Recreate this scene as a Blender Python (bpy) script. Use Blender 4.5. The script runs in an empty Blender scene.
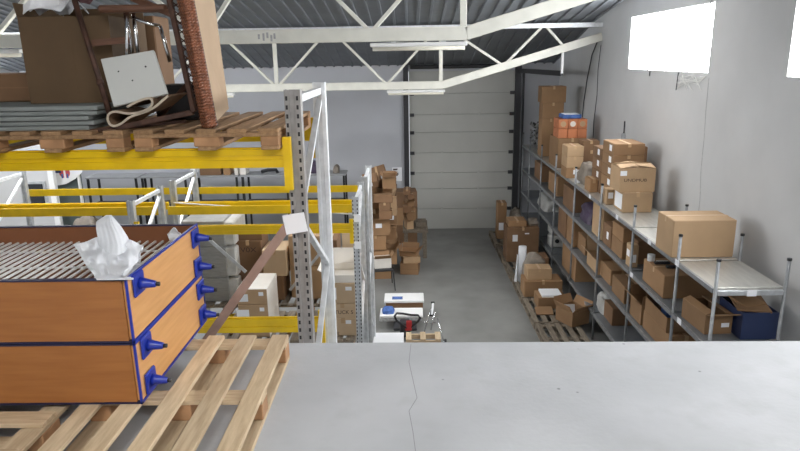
import bpy, bmesh, math, random
from mathutils import Vector, Matrix, Euler
random.seed(7)
C = bpy.context.scene.collection
PI = math.pi
R = math.radians

# ------------------------------------------------------------------ camera
F = 637.0; CX, CY = 400.0, 225.5; CAMZ = 4.83
_d = Vector((408 - CX, CY - 58, -F)).normalized()
_n = Vector((440 - CX, CY - 2650, -F)); _n -= _d * _n.dot(_d); _n.normalize()
_y = _d; _z = -_n; _x = _y.cross(_z)
CAM = Matrix((_x, _y, _z))           # camera -> world
CAMT = CAM.transposed()
EYE = Vector((0, 0, CAMZ))
cd = bpy.data.cameras.new('camera'); cam = bpy.data.objects.new('camera', cd); C.objects.link(cam)
cd.sensor_width = 36; cd.lens = F / 800 * 36; cd.clip_start = .05; cd.clip_end = 200
cam.matrix_world = Matrix.Translation(EYE) @ CAM.to_4x4()
bpy.context.scene.camera = cam

def ray(px, py): return CAM @ Vector(((px - CX) / F, (CY - py) / F, -1))
def gz(px, py, z): r = ray(px, py); return EYE + r * ((z - CAMZ) / r.z)
def gy(px, py, Y): r = ray(px, py); return EYE + r * (Y / r.y)
def gx(px, py, X): r = ray(px, py); return EYE + r * (X / r.x)
def proj(p):
    c = CAMT @ (Vector(p) - EYE); return CX + F * c.x / -c.z, CY - F * c.y / -c.z
def sY(px, X, z):                    # depth at which the line (X, *, z) crosses a picture column
    lo, hi = 2.0, 30.0
    for _ in range(50):
        m = (lo + hi) / 2
        if proj((X, m, z))[0] > px: lo = m
        else: hi = m
    return lo

# ------------------------------------------------------------------ materials
def mat(name, col, rough=.7, metal=0., noise=0., scale=6., bump=0., bscale=40., spec=.5, stretch=(1,1,1), col2=None, rnd=0.):
    m = bpy.data.materials.new(name); m.use_nodes = True
    nt = m.node_tree; N = nt.nodes; L = nt.links; b = N['Principled BSDF']
    b.inputs['Roughness'].default_value = rough; b.inputs['Metallic'].default_value = metal
    b.inputs['Specular IOR Level'].default_value = spec
    c = (*col, 1); b.inputs['Base Color'].default_value = c
    tc = N.new('ShaderNodeTexCoord'); mp = N.new('ShaderNodeMapping'); mp.inputs['Scale'].default_value = stretch
    L.new(tc.outputs['Object'], mp.inputs['Vector'])
    out = None
    if noise or col2:
        t = N.new('ShaderNodeTexNoise'); t.inputs['Scale'].default_value = scale; t.inputs['Detail'].default_value = 6
        L.new(mp.outputs['Vector'], t.inputs['Vector'])
        cr = N.new('ShaderNodeValToRGB')
        k2 = col2 if col2 else tuple(x * (1 - noise) for x in col)
        k1 = col if col2 else tuple(min(1, x * (1 + noise)) for x in col)
        cr.color_ramp.elements[0].position = .32; cr.color_ramp.elements[1].position = .68
        cr.color_ramp.elements[0].color = (*k2, 1); cr.color_ramp.elements[1].color = (*k1, 1)
        L.new(t.outputs['Fac'], cr.inputs['Fac']); out = cr.outputs['Color']
    if rnd:
        oi = N.new('ShaderNodeObjectInfo'); mr = N.new('ShaderNodeMapRange')
        mr.inputs['To Min'].default_value = 1 - rnd; mr.inputs['To Max'].default_value = 1 + rnd
        L.new(oi.outputs['Random'], mr.inputs['Value'])
        hs = N.new('ShaderNodeHueSaturation')
        L.new(mr.outputs['Result'], hs.inputs['Value'])
        if out: L.new(out, hs.inputs['Color'])
        else: hs.inputs['Color'].default_value = c
        out = hs.outputs['Color']
    if out: L.new(out, b.inputs['Base Color'])
    if bump:
        t2 = N.new('ShaderNodeTexNoise'); t2.inputs['Scale'].default_value = bscale; t2.inputs['Detail'].default_value = 4
        L.new(mp.outputs['Vector'], t2.inputs['Vector'])
        bp = N.new('ShaderNodeBump'); bp.inputs['Strength'].default_value = bump; bp.inputs['Distance'].default_value = .02
        L.new(t2.outputs['Fac'], bp.inputs['Height']); L.new(bp.outputs['Normal'], b.inputs['Normal'])
    return m
def emit(name, col, s):
    m = bpy.data.materials.new(name); m.use_nodes = True; nt = m.node_tree
    nt.nodes.remove(nt.nodes['Principled BSDF']); e = nt.nodes.new('ShaderNodeEmission')
    e.inputs['Color'].default_value = (*col, 1); e.inputs['Strength'].default_value = s
    nt.links.new(e.outputs[0], nt.nodes['Material Output'].inputs[0]); return m

M = dict(
 floor=mat('ground_concrete', (.22,.22,.21), .55, noise=.16, scale=1.3, bump=.05, bscale=30),
 wall=mat('painted_plaster', (.55,.55,.55), .9, noise=.06, scale=.9, bump=.05, bscale=12),
 wallfar=mat('painted_panel', (.52,.53,.565), .85, noise=.05, scale=.8),
 roof=mat('grey_roof_sheet', (.20,.215,.235), .5, metal=.3, noise=.10, scale=2),
 truss=mat('cream_white_steel', (.72,.71,.64), .55, noise=.06, scale=5),
 white=mat('white_paint', (.80,.80,.79), .5, noise=.03, scale=4),
 panelw=mat('offwhite_laminate', (.60,.61,.585), .5, noise=.03, scale=4),
 whitepl=mat('white_plastic', (.82,.83,.85), .45),
 foam=mat('white_foam_film', (.93,.945,.97), .6, bump=.12, bscale=25),
 paper=mat('white_paper', (.88,.89,.92), .8),
 galv=mat('galvanised_steel', (.58,.60,.62), .38, metal=.55, noise=.14, scale=14),
 galvs=mat('shaded_galvanised_steel', (.31,.295,.285), .5, metal=.3, noise=.14, scale=14),  # near post of the front rack, shade of its face put into the colour
 galvw=mat('whitened_galvanised_steel', (.84,.85,.86), .5, metal=.1, noise=.06, scale=14),
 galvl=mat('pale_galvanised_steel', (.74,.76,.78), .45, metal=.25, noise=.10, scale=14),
 shelfd=mat('shaded_shelf_sheet', (.20,.215,.23), .45, metal=.4, noise=.12, scale=3),  # zinc sheet darkened to stand in for shade on the lower boards
 galvd=mat('dull_shelf_post_steel', (.30,.31,.32), .45, metal=.45, noise=.15, scale=14),
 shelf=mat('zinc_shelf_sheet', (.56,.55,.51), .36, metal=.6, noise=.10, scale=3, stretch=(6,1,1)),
 yellow=mat('yellow_enamel', (.76,.50,.0), .42, noise=.10, scale=5),
 slot=mat('slot_dark', (.02,.02,.022), .8),
 black=mat('black_plastic', (.018,.018,.02), .5),
 dark=mat('dark_steel', (.05,.05,.055), .5, metal=.4),
 door=mat('door_panel_grey', (.46,.46,.43), .6, noise=.03, scale=2),
 seam=mat('panel_joint', (.30,.30,.285), .8),
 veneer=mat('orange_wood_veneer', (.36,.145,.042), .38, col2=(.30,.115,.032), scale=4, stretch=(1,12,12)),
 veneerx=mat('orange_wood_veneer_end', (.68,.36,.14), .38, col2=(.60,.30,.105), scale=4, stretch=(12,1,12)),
 brownin=mat('brown_inner_board', (.20,.075,.03), .5, noise=.15, scale=3),
 trimdk=mat('dark_navy_edge', (.02,.02,.06), .45),
 blue=mat('blue_plastic', (.012,.03,.30), .35),
 pallet=mat('raw_pallet_wood', (.60,.47,.31), .8, col2=(.43,.32,.20), scale=5, stretch=(9,1,9), bump=.1, rnd=.12),
 palletx=mat('raw_pallet_wood_across', (.56,.43,.28), .8, col2=(.40,.29,.18), scale=5, stretch=(1,9,9), bump=.1, rnd=.12),
 pallo=mat('aged_pallet_wood', (.37,.225,.115), .8, col2=(.24,.14,.07), scale=5, stretch=(9,1,9), bump=.1, rnd=.12),
 palbl=mat('pallet_block_wood', (.40,.22,.11), .85, noise=.2, scale=9),
 paldk=mat('grey_weathered_wood', (.20,.165,.125), .85, noise=.25, scale=6, stretch=(6,1,6), rnd=.15),
 card=mat('cardboard', (.30,.175,.088), .85, noise=.07, scale=3, rnd=.16),
 cardl=mat('pale_cardboard', (.44,.295,.17), .85, noise=.06, scale=3, rnd=.08),
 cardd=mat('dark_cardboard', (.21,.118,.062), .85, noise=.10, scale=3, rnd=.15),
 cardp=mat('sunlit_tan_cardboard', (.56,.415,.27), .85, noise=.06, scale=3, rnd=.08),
 cardx=mat('old_brown_cardboard', (.115,.07,.035), .85, noise=.14, scale=3),
 cardw=mat('white_faced_cardboard', (.78,.74,.68), .75, noise=.05, scale=5),
 cardo=mat('orange_cardboard', (.55,.20,.09), .8, noise=.12, scale=5, rnd=.1),
 tape=mat('parcel_tape', (.50,.33,.18), .3),
 ink=mat('dark_print', (.06,.035,.03), .8),
 sheetg=mat('grey_board', (.22,.24,.235), .7, noise=.08, scale=5),
 wrapg=mat('grey_wrapped_stack', (.30,.30,.29), .45, noise=.10, scale=8, bump=.3, bscale=14, stretch=(1,1,6)),
 film=mat('milky_film', (.54,.54,.52), .35, noise=.12, scale=8, bump=.5, bscale=18),
 rust=mat('rusty_brown_steel', (.065,.029,.018), .6, metal=.2, noise=.35, scale=18),
 brace=mat('brown_steel_bar', (.33,.22,.18), .6, metal=.2, noise=.2, scale=9),
 copper=mat('woven_copper_cane', (.20,.072,.034), .35, metal=.1, noise=.35, scale=40),
 beige=mat('beige_board', (.41,.29,.185), .8, noise=.05, scale=6),
 chrome=mat('chrome', (.75,.76,.78), .15, metal=1.),
 brownw=mat('dark_brown_wood', (.13,.06,.035), .5, noise=.2, scale=8, stretch=(1,8,8)),
 felt=mat('felt_brown', (.22,.135,.08), .95, noise=.15, scale=20),
 feltl=mat('felt_pale', (.48,.41,.32), .95, noise=.08, scale=20),
 navy=mat('navy_plastic', (.02,.035,.10), .45),
 bluecloth=mat('blue_cloth', (.06,.13,.36), .8, noise=.3, scale=12),
 greyb=mat('grey_bundle', (.36,.36,.36), .6, noise=.3, scale=20, rnd=.4),
 greybag=mat('grey_brown_bag', (.23,.195,.16), .6, noise=.2, scale=8, bump=.4, bscale=12),
 darkbag=mat('dark_plum_bag', (.07,.05,.09), .5, noise=.3, scale=8, bump=.4, bscale=12),
 red=mat('red_enamel', (.42,.03,.03), .4),
 redl=mat('emblem_red', (.55,.08,.08), .7),
 greendk=mat('dark_grey_green', (.10,.125,.12), .6),
 tint=mat('dark_glass', (.025,.027,.032), .15),
 benchtop=mat('grey_bench_top', (.34,.35,.36), .5, noise=.08, scale=3),
 tubew=mat('lamp_white', (.80,.77,.66), .4),
 cobweb=mat('pale_tangle', (.75,.75,.72), .8),
)
# mezzanine concrete with fine cracks and specks
def mezz_mat():
    m = mat('mezzanine_concrete', (.42,.43,.445), .62, noise=.10, scale=1.6, bump=.06, bscale=35)
    nt = m.node_tree; N = nt.nodes; L = nt.links; b = N['Principled BSDF']
    src = b.inputs['Base Color'].links[0].from_socket
    tc = N.new('ShaderNodeTexCoord')
    def mul(a, fac, colr):
        mx = N.new('ShaderNodeMix'); mx.data_type = 'RGBA'
        L.new(fac, mx.inputs[0]); L.new(a, mx.inputs[6]); mx.inputs[7].default_value = (*colr, 1); return mx.outputs[2]
    n2 = N.new('ShaderNodeTexNoise'); n2.inputs['Scale'].default_value = 7; n2.inputs['Detail'].default_value = 8
    L.new(tc.outputs['Object'], n2.inputs['Vector'])
    r2 = N.new('ShaderNodeValToRGB'); r2.color_ramp.elements[0].position = .52; r2.color_ramp.elements[1].position = .75
    r2.color_ramp.elements[1].color = (.45,.45,.45,1)
    L.new(n2.outputs['Fac'], r2.inputs['Fac']); c1 = mul(src, r2.outputs['Color'], (.36,.365,.37))
    v = N.new('ShaderNodeTexVoronoi'); v.inputs['Scale'].default_value = 4.2
    L.new(tc.outputs['Object'], v.inputs['Vector'])
    r3 = N.new('ShaderNodeValToRGB'); r3.color_ramp.elements[0].color = (.75,.75,.75,1); r3.color_ramp.elements[1].color = (0,0,0,1)
    r3.color_ramp.elements[0].position = .022; r3.color_ramp.elements[1].position = .045
    L.new(v.outputs['Distance'], r3.inputs['Fac']); c2 = mul(c1, r3.outputs['Color'], (.12,.12,.12))
    L.new(c2, b.inputs['Base Color']); return m
M['mezz'] = mezz_mat()
def film_mat():
    m = M['foam']; nt = m.node_tree; b = nt.nodes['Principled BSDF']; tr = nt.nodes.new('ShaderNodeBsdfTranslucent'); tr.inputs['Color'].default_value = (.93,.945,.97,1)
    mx = nt.nodes.new('ShaderNodeMixShader'); mx.inputs[0].default_value = .45
    nt.links.new(b.outputs[0], mx.inputs[1]); nt.links.new(tr.outputs[0], mx.inputs[2]); nt.links.new(mx.outputs[0], nt.nodes['Material Output'].inputs[0])
film_mat()
M['fill_rear'] = emit('added_fill_pane_rear', (1.0,.985,.96), 25.0)  # glow of the added roof panes, set as fill light
M['fill_mid'] = emit('added_fill_pane_mid', (1.0,.985,.96), 5.0)
M['fill_left'] = emit('added_fill_pane_left', (.97,.985,1.0), 24.0)
M['sky'] = emit('daylight_pane', (.96,.98,1.0), 26.0)

# ------------------------------------------------------------------ mesh helpers
class MB:
    def __init__(s): s.bm = bmesh.new()
    def box(s, x0, y0, z0, x1, y1, z1, mx=None):
        v = [Vector((x, y, z)) for z in (z0, z1) for y in (y0, y1) for x in (x0, x1)]
        if mx is not None: v = [mx @ p for p in v]
        v = [s.bm.verts.new(p) for p in v]
        for f in ((0,2,3,1),(4,5,7,6),(0,1,5,4),(2,6,7,3),(0,4,6,2),(1,3,7,5)): s.bm.faces.new([v[i] for i in f])
        return s
    def bar(s, p, q, w, h, up=(0,0,1)):
        p, q = Vector(p), Vector(q); d = (q - p); l = d.length; d.normalize(); u = Vector(up)
        a = d.cross(u)
        if a.length < 1e-4: a = d.cross(Vector((1,0,0)))
        a.normalize(); b = a.cross(d)
        mx = Matrix.Translation(p) @ Matrix((a, d, b)).transposed().to_4x4()
        return s.box(-w/2, 0, -h/2, w/2, l, h/2, mx)
    def tube(s, pts, r, n=10, caps=True, radii=None):
        pts = [Vector(p) for p in pts]; rings = []; prev = None
        for i, p in enumerate(pts):
            d = (pts[min(i+1, len(pts)-1)] - pts[max(i-1, 0)]).normalized()
            a = prev - d * prev.dot(d) if prev is not None else d.orthogonal()
            if a.length < 1e-5: a = d.orthogonal()
            a.normalize(); prev = a; b = d.cross(a); rr = radii[i] if radii else r
            rings.append([s.bm.verts.new(p + (a * math.cos(t) + b * math.sin(t)) * rr) for t in (2*PI*k/n for k in range(n))])
        for A, B in zip(rings, rings[1:]):
            for k in range(n): s.bm.faces.new((A[k], A[(k+1) % n], B[(k+1) % n], B[k]))
        if caps: s.bm.faces.new(rings[0][::-1]); s.bm.faces.new(rings[-1])
        return s
    def prism(s, poly, vec):
        a = [s.bm.verts.new(Vector(p)) for p in poly]; b = [s.bm.verts.new(Vector(p) + Vector(vec)) for p in poly]
        s.bm.faces.new(a[::-1]); s.bm.faces.new(b); n = len(a)
        for k in range(n): s.bm.faces.new((a[k], a[(k+1) % n], b[(k+1) % n], b[k]))
        return s
    def grid(s, f, nu, nv, th=None):
        g = [[s.bm.verts.new(Vector(f(u/(nu-1), v/(nv-1)))) for v in range(nv)] for u in range(nu)]
        for i in range(nu-1):
            for j in range(nv-1): s.bm.faces.new((g[i][j], g[i+1][j], g[i+1][j+1], g[i][j+1]))
        return s
    def build(s, name, m, parent=None, bevel=0, smooth=False, solid=0, kind=None, origin=None):
        bm = s.bm
        bmesh.ops.recalc_face_normals(bm, faces=bm.faces)
        if bevel:
            bmesh.ops.bevel(bm, geom=[e for e in bm.edges], offset=bevel, segments=1, affect='EDGES', clamp_overlap=True)
        if solid: bmesh.ops.solidify(bm, geom=list(bm.faces), thickness=solid)
        o0 = Vector(origin) if origin is not None else (Vector(parent['o']) if parent is not None and 'o' in parent else None)
        if o0 is not None:
            for v in bm.verts: v.co -= o0
        me = bpy.data.meshes.new(name); bm.to_mesh(me); bm.free()
        me.materials.append(M[m] if isinstance(m, str) else m)
        if smooth:
            for p in me.polygons: p.use_smooth = True
        o = bpy.data.objects.new(name, me); C.objects.link(o)
        if parent is not None: o.parent = parent
        elif origin is not None: o.location = o0
        if kind: o['kind'] = kind
        return o

ORG = {}
def thing(name, label, cat, loc=(0,0,0), rz=0., group=None, kind=None, rot=None, world=False):
    """an Empty at the thing's base; world=True: parts are given in world coordinates"""
    o = bpy.data.objects.new(name, None); C.objects.link(o); o.location = loc
    o.rotation_euler = rot if rot else (0, 0, rz); o.empty_display_size = .1
    tag(o, label, cat, group, kind)
    if world: o['o'] = tuple(loc)
    return o
def tag(o, label, cat=None, group=None, kind=None):
    o['label'] = label
    if cat: o['category'] = cat
    if group: o['group'] = group
    if kind: o['kind'] = kind
    return o
def sub(mb, name, m, part, thing_, **k):        # a sub-part given in world coordinates of a world thing
    return mb.build(name, m, part, origin=thing_['o'] if 'o' in thing_ else None, **k)

def lettering(txt, size, m, parent, loc, rot, ex=.0008, width=None):
    cu = bpy.data.curves.new('lettering', 'FONT'); cu.body = txt; cu.size = size; cu.extrude = ex
    cu.align_x = 'CENTER'; cu.align_y = 'CENTER'; cu.materials.append(M[m])
    tmp = bpy.data.objects.new('lettering', cu); C.objects.link(tmp)
    bpy.context.view_layer.update()
    me = bpy.data.meshes.new_from_object(tmp.evaluated_get(bpy.context.evaluated_depsgraph_get()))
    bpy.data.objects.remove(tmp); bpy.data.curves.remove(cu)
    o = bpy.data.objects.new('lettering', me); C.objects.link(o); o.parent = parent
    o.location = loc; o.rotation_euler = rot
    if width: o.scale = (width, 1, 1)
    return o

# ------------------------------------------------------------------ cartons
def carton(label, x0, y0, z0, w, d, h, rz=0., rot=None, m='card', open_=None, tape='y', stickers=(), text=None, group=None, name='cardboard_box', flapm=None, flaps=(125,118,130,112), seam=0, fl=1.0):
    """x0,y0,z0: front left bottom corner (before turning about the vertical through the base centre)"""
    t = thing(name, label, 'box', (x0 + w/2, y0 + d/2, z0), rz, group, rot=rot)
    a, b = w/2, d/2
    if open_:
        th = .008; q = MB()
        q.box(-a, -b, 0, a, b, th); q.box(-a, -b, th, a, -b+th, h); q.box(-a, b-th, th, a, b, h)
        q.box(-a, -b+th, th, -a+th, b-th, h); q.box(a-th, -b+th, th, a, b-th, h)
        q.build('carton_body', m, t)
        for k, (px, py, ang, ln, wd) in enumerate(((0,-b,0,d/2,w),(a,0,90,w/2,d),(0,b,180,d/2,w),(-a,0,270,w/2,d))):
            A = flaps[k]
            if A is None: continue
            ln *= fl
            mx = Matrix.Translation((px, py, h)) @ Matrix.Rotation(R(ang), 4, 'Z') @ Matrix.Rotation(R(A-90), 4, 'X')
            MB().box(-wd/2+.004, -.004, .001, wd/2-.004, .004, ln, mx).build('flap', flapm or m, t)
    else:
        MB().box(-a, -b, 0, a, b, h).build('carton_body', m, t, bevel=min(.008, h*.06))
        if tape:
            q = MB(); e = .0015; k = min(.07, h*.3)
            if tape == 'x':
                q.box(-a-e, -.025, h-.001, a+e, .025, h+e); q.box(-a-e, -.025, h-k, -a+.001, .025, h+e); q.box(a-.001, -.025, h-k, a+e, .025, h+e)
            else:
                q.box(-.025, -b-e, h-.001, .025, b+e, h+e); q.box(-.025, -b-e, h-k, .025, -b+.001, h+e); q.box(-.025, b-.001, h-k, .025, b+e, h+e)
            q.build('packing_tape', 'tape', t)
        for sz in range(seam):
            zz = h * (sz+1) / (seam+1)
            MB().box(-a-.001, -b-.001, zz-.004, a+.001, b+.001, zz+.004).build('closing_seam', 'cardd', t)
    for (fc, u, v, su, sv) in stickers:
        q = MB(); e = .002
        if fc == 'f': q.box(-a+u*w-su/2, -b-e, v*h-sv/2, -a+u*w+su/2, -b, v*h+sv/2)
        elif fc == 'l': q.box(-a-e, -b+u*d-su/2, v*h-sv/2, -a, -b+u*d+su/2, v*h+sv/2)
        elif fc == 'r': q.box(a, -b+u*d-su/2, v*h-sv/2, a+e, -b+u*d+su/2, v*h+sv/2)
        else: q.box(-a+u*w-su/2, -b+v*d-sv/2, h, -a+u*w+su/2, -b+v*d+sv/2, h+e)
        q.build('paper_label', 'paper', t)
    if text:
        txt, size, u, v, wd = text
        lettering(txt, size, 'ink', t, (-a+u*w, -b-.002, v*h), (PI/2, 0, 0), width=wd)
    return t
def fbox(label, bl, brx, topy, z, d, **k):       # front lower left corner seen at pixel bl on support height z
    a = gz(*bl, z); b = gy(brx, bl[1], a.y); t = gy(bl[0], topy, a.y)
    return carton(label, a.x, a.y, z, b.x - a.x, d, t.z - z, **k)
def ybox(label, Y, xl, xr, yt, z, d, **k):       # at depth Y, resting on z
    a = gy(xl, yt, Y); b = gy(xr, yt, Y)
    return carton(label, a.x, Y, z, b.x - a.x, d, max(.05, a.z - z), **k)

# ------------------------------------------------------------------ building
WX = 4.15; FY = 18.0; LX = -11.0; BY = -5.0; MZ = 3.23
def struct(o): o['kind'] = 'structure'; return o
struct(MB().box(LX, 3.0, -.2, WX+.3, FY+.3, 0).build('floor', 'floor'))
# mezzanine slab, front edge very slightly askew
q = MB(); eL = gz(280, 343, MZ); eR = gz(800, 341, MZ); sl = (eR.y - eL.y) / (eR.x - eL.x)
ya = eL.y + sl * (LX - eL.x); yb = eL.y + sl * (WX - eL.x)
q.prism([(LX, BY, MZ-.3), (WX, BY, MZ-.3), (WX, yb, MZ-.3), (LX, ya, MZ-.3)], (0,0,.3))
mz = struct(q.build('floor_mezzanine', 'mezz'))
# crack: thin, slightly sunken dark line modelled as a sliver of dark joint
q = MB(); pts = [gz(*p, MZ) for p in ((411,344),(409,362),(413,380),(417,398),(409,411),(413,432),(416,455))]
for p0, p1 in zip(pts, pts[1:]): q.bar(p0, p1, .0032, .0012)
cr = q.build('crack', mat('crack_dark', (.25,.25,.255), .9), mz)

wz = [(4.565, 5.495)]
def wall_with_windows(x0, x1, spans, ymin, ymax, zt, name):
    q = MB(); z0, z1 = wz[0]
    q.box(x0, ymin, 0, x1, ymax, z0); q.box(x0, ymin, z1, x1, ymax, zt)
    ys = ymin
    for a, b in spans: q.box(x0, ys, z0, x1, a, z1); ys = b
    q.box(x0, ys, z0, x1, ymax, z1)
    return struct(q.build(name, 'wall'))
spans = [(3.92, 7.22), (9.12, 12.42)]
wall_with_windows(WX, WX+.3, spans, BY, FY, 8.6, 'wall_right')
for k, (a, b) in enumerate(reversed(spans)):
    w = bpy.data.objects.new('window_%d' % (k+1), None); C.objects.link(w); w.location = (WX+.06, (a+b)/2, wz[0][0]); w['o'] = tuple(w.location)
    w['kind'] = 'structure'
    MB().box(WX+.07, a, wz[0][0], WX+.09, b, wz[0][1]).build('pane', 'sky', w)
    q = MB()
    for i in range(1, 4):
        yy = a + (b-a)*i/4; q.box(WX+.055, yy-.006, wz[0][0], WX+.07, yy+.006, wz[0][1])
    q.build('mullion', 'greyb', w)
DX0, DX1, DZ = 0.0, 2.95, 4.47
q = MB(); q.box(LX, FY, 0, DX0, FY+.3, 8.6); q.box(DX1, FY, 0, WX, FY+.3, 8.6); q.box(DX0, FY, DZ, DX1, FY+.3, 8.6)
struct(q.build('wall_far', 'wallfar'))
wall_with_windows(LX-.3, LX, [(9.12, 12.42), (14.0, 17.3)], BY, FY, 8.6, 'wall_left')
for k, (a, b) in enumerate(((9.12, 12.42), (14.0, 17.3))):  # unseen windows, added to light the far wall and left area
    w = bpy.data.objects.new('window_%d' % (k+9), None); C.objects.link(w); w.location = (LX-.06, (a+b)/2, wz[0][0]); w['o'] = tuple(w.location); w['kind'] = 'structure'
    MB().box(LX-.09, a, wz[0][0], LX-.07, b, wz[0][1]).build('pane', 'sky', w)
struct(MB().box(LX, BY-.3, 0, WX, BY, 8.6).build('wall_back', 'wall'))

# roof: ribbed sheet falling towards the door wall
YB = 14.25; ZB = 5.57
def roofz(y): return ZB + .15 * (YB - y) if y < YB else ZB - (y - YB) * (ZB - 4.66) / (FY - YB)
q = MB(); pit = .25; prof = []
x = LX
while x < WX:
    prof += [(x, 0), (x+.196, 0), (x+.206, -.032), (x+.232, -.032), (x+.242, 0)]; x += pit
prof = [p for p in prof if p[0] <= WX]
ys = [BY, YB, FY]
g = [[q.bm.verts.new((px, y, roofz(y) + pz)) for px, pz in prof] for y in ys]
for A, B in zip(g, g[1:]):
    for i in range(len(prof)-1): q.bm.faces.new((A[i], A[i+1], B[i+1], B[i]))
ceil = struct(q.build('ceiling', 'roof', solid=.01))

# unseen glowing panes added under the roof to fill the hall with light
for k, (xa, xb, y0, y1) in enumerate(((-.6, .4, -3.6, -.4), (1.8, 2.8, -3.6, -.4), (-.6, .4, 8.7, 11.3), (1.6, 2.6, 8.7, 11.3), (-5.0, -4.0, 8.7, 11.3), (-8.0, -7.0, 8.7, 11.3))):
    w = bpy.data.objects.new('window_%d' % (k+3), None); C.objects.link(w); w.location = ((xa+xb)/2, y0, roofz(y0)); w['o'] = tuple(w.location); w['kind'] = 'structure'
    MB().prism([(xa, y0, roofz(y0)-.06), (xb, y0, roofz(y0)-.06), (xb, y1, roofz(y1)-.06), (xa, y1, roofz(y1)-.06)], (0,0,.012)).build('pane', 'fill_rear' if y0 < 0 else ('fill_mid' if xa > -2 else 'fill_left'), w)
    q = MB()
    for x in (xa-.03, xb): q.bar((x+.015, y0, roofz(y0)-.055), (x+.015, y1, roofz(y1)-.055), .03, .04)
    q.build('frame', 'galv', w)
# overhead door with its tracks
dr = bpy.data.objects.new('door_1', None); C.objects.link(dr); dr.location = (1.475, FY-.05, 0); dr['o'] = tuple(dr.location)
dr['kind'] = 'structure'; dr['label'] = 'grey sectional overhead door in the far wall'
seams = [gy(460, y, FY).z for y in (93, 114, 131.7, 152, 172, 188, 208)]
zs = [DZ] + seams + [0]
for a, b in zip(zs, zs[1:]): MB().box(DX0+.02, FY-.05, b+.004, DX1-.02, FY+.0, a-.004).build('door_section', 'door', dr, bevel=.004)
MB().box(DX0+.02, FY-.02, .0, DX1-.02, FY+.05, DZ).build('joint_backing', 'seam', dr)
for z in seams:
    for x in (.93, 1.97): MB().box(x-.028, FY-.062, z-.035, x+.028, FY-.05, z+.035).build('hinge', 'door', dr, bevel=.004)
    for x in (.09, 2.86): MB().box(x-.06, FY-.09, z-.05, x+.06, FY-.05, z+.04).build('roller_bracket', 'dark', dr)
MB().box(DX0-.14, FY-.14, 0, DX0+.0, FY-.02, DZ+.25).build('track', 'dark', dr)
MB().box(DX1-.02, FY-.14, 0, DX1+.14, FY-.02, DZ+.25).build('track', 'dark', dr)
MB().box(DX1+.2, FY-.10, 0, DX1+.24, FY-.02, DZ).build('track_angle', 'dark', dr)
MB().tube([(.05, FY-.16, DZ+.12), (2.9, FY-.16, DZ+.12)], .055, 12).build('torsion_shaft', 'black', dr)
hy = sY(558, DX1+.07, 4.45)
MB().bar((DX1+.07, FY-.05, DZ-.02), (3.36, 14.36, DZ-.02), .07, .11).build('horizontal_track', 'dark', dr)
MB().bar((3.36, 14.36, DZ-.02), (3.36, 14.36, 4.98), .05, .03, (0,1,0)).build('track_hanger', 'white', dr)

# ------------------------------------------------------------------ roof trusses and lamps
def truss(y, dz, label):
    t = thing('roof_truss', label, 'truss', (0, y, 4.163+dz), group='roof trusses', world=True)
    b0 = 4.163 + dz + .085; top = 5.40 + dz + .05; kx = .76
    B = lambda x: b0 if x <= kx else b0 + (x - kx) * .283
    MB().box(LX, y-.05, b0-.085, kx, y+.05, b0+.085).build('bottom_chord', 'truss', t, bevel=.01)
    MB().bar((kx-.02, y, b0), (WX, y, B(WX)), .10, .17).build('bottom_chord', 'truss', t, bevel=.01)
    MB().box(LX, y-.05, top-.05, WX, y+.05, top+.05).build('top_chord', 'galvl', t, bevel=.006)
    xl = -2.62 if dz > .5 else -2.88
    for x in (-5.3, xl, kx-.05): MB().bar((x, y, B(x)), (x, y, top), .08, .08, (0,1,0)).build('post', 'truss', t, bevel=.006)
    for xa, xb in ((-.47,-1.62),(-.47,.62),(xl+.03,-1.72),(xl-.03,-4.05),(-5.35,-4.15),(-5.35,-6.5),(2.08,2.86),(2.05,.86),(3.35,2.96),(-7.7,-6.6)):
        MB().bar((xa, y, B(xa)+.03), (xb, y, top-.03), .05, .075, (0,1,0)).build('diagonal', 'truss', t, bevel=.005)
    if dz > .5:
        q = MB()
        for k, (u, h0, h1) in enumerate(((-1.90,-.03,.03),(-1.84,-.05,.04),(-1.79,-.02,.05),(-1.74,-.06,.02),(-1.70,-.03,.04))): q.box(u-.012, y-.052, b0+h0, u+.014, y-.0505, b0+h1)
        q.build('paint_mark', 'greyb', t)
    return t
truss(8.5, .875, 'nearer cream white lattice roof truss crossing the top of the view')
truss(14.25, 0, 'farther white lattice roof truss just in front of the overhead door')
def lamp(x0, x1, y, ztop, label):
    t = thing('fluorescent_lamp', label, 'lamp', ((x0+x1)/2, y, ztop), group='fluorescent lamps under the trusses', world=True)
    MB().box(x0, y-.055, ztop-.065, x1, y+.055, ztop-.012).build('lamp_body', 'white', t, bevel=.012)
    MB().tube([(x0+.03, y, ztop-.085), (x1-.03, y, ztop-.085)], .03, 12).build('diffuser', 'tubew', t, smooth=True)
    for x in (x0+.3, x1-.3): MB().box(x-.03, y-.02, ztop-.014, x+.03, y+.02, ztop).build('mounting_clip', 'galv', t)
lamp(-.485, .76, 8.5, 5.035, 'white fluorescent batten under the nearer truss, beside its bend')
lamp(-.47, .80, 14.25, 4.16, 'white fluorescent batten under the farther truss, in front of the door')
lamp(-6.3, -5.0, 8.5, 5.035, 'white fluorescent batten behind the tall brown carton on the upper rack')
lamp(-5.1, -3.83, 14.25, 4.16, 'white fluorescent batten behind the beige cane panel')

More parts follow.
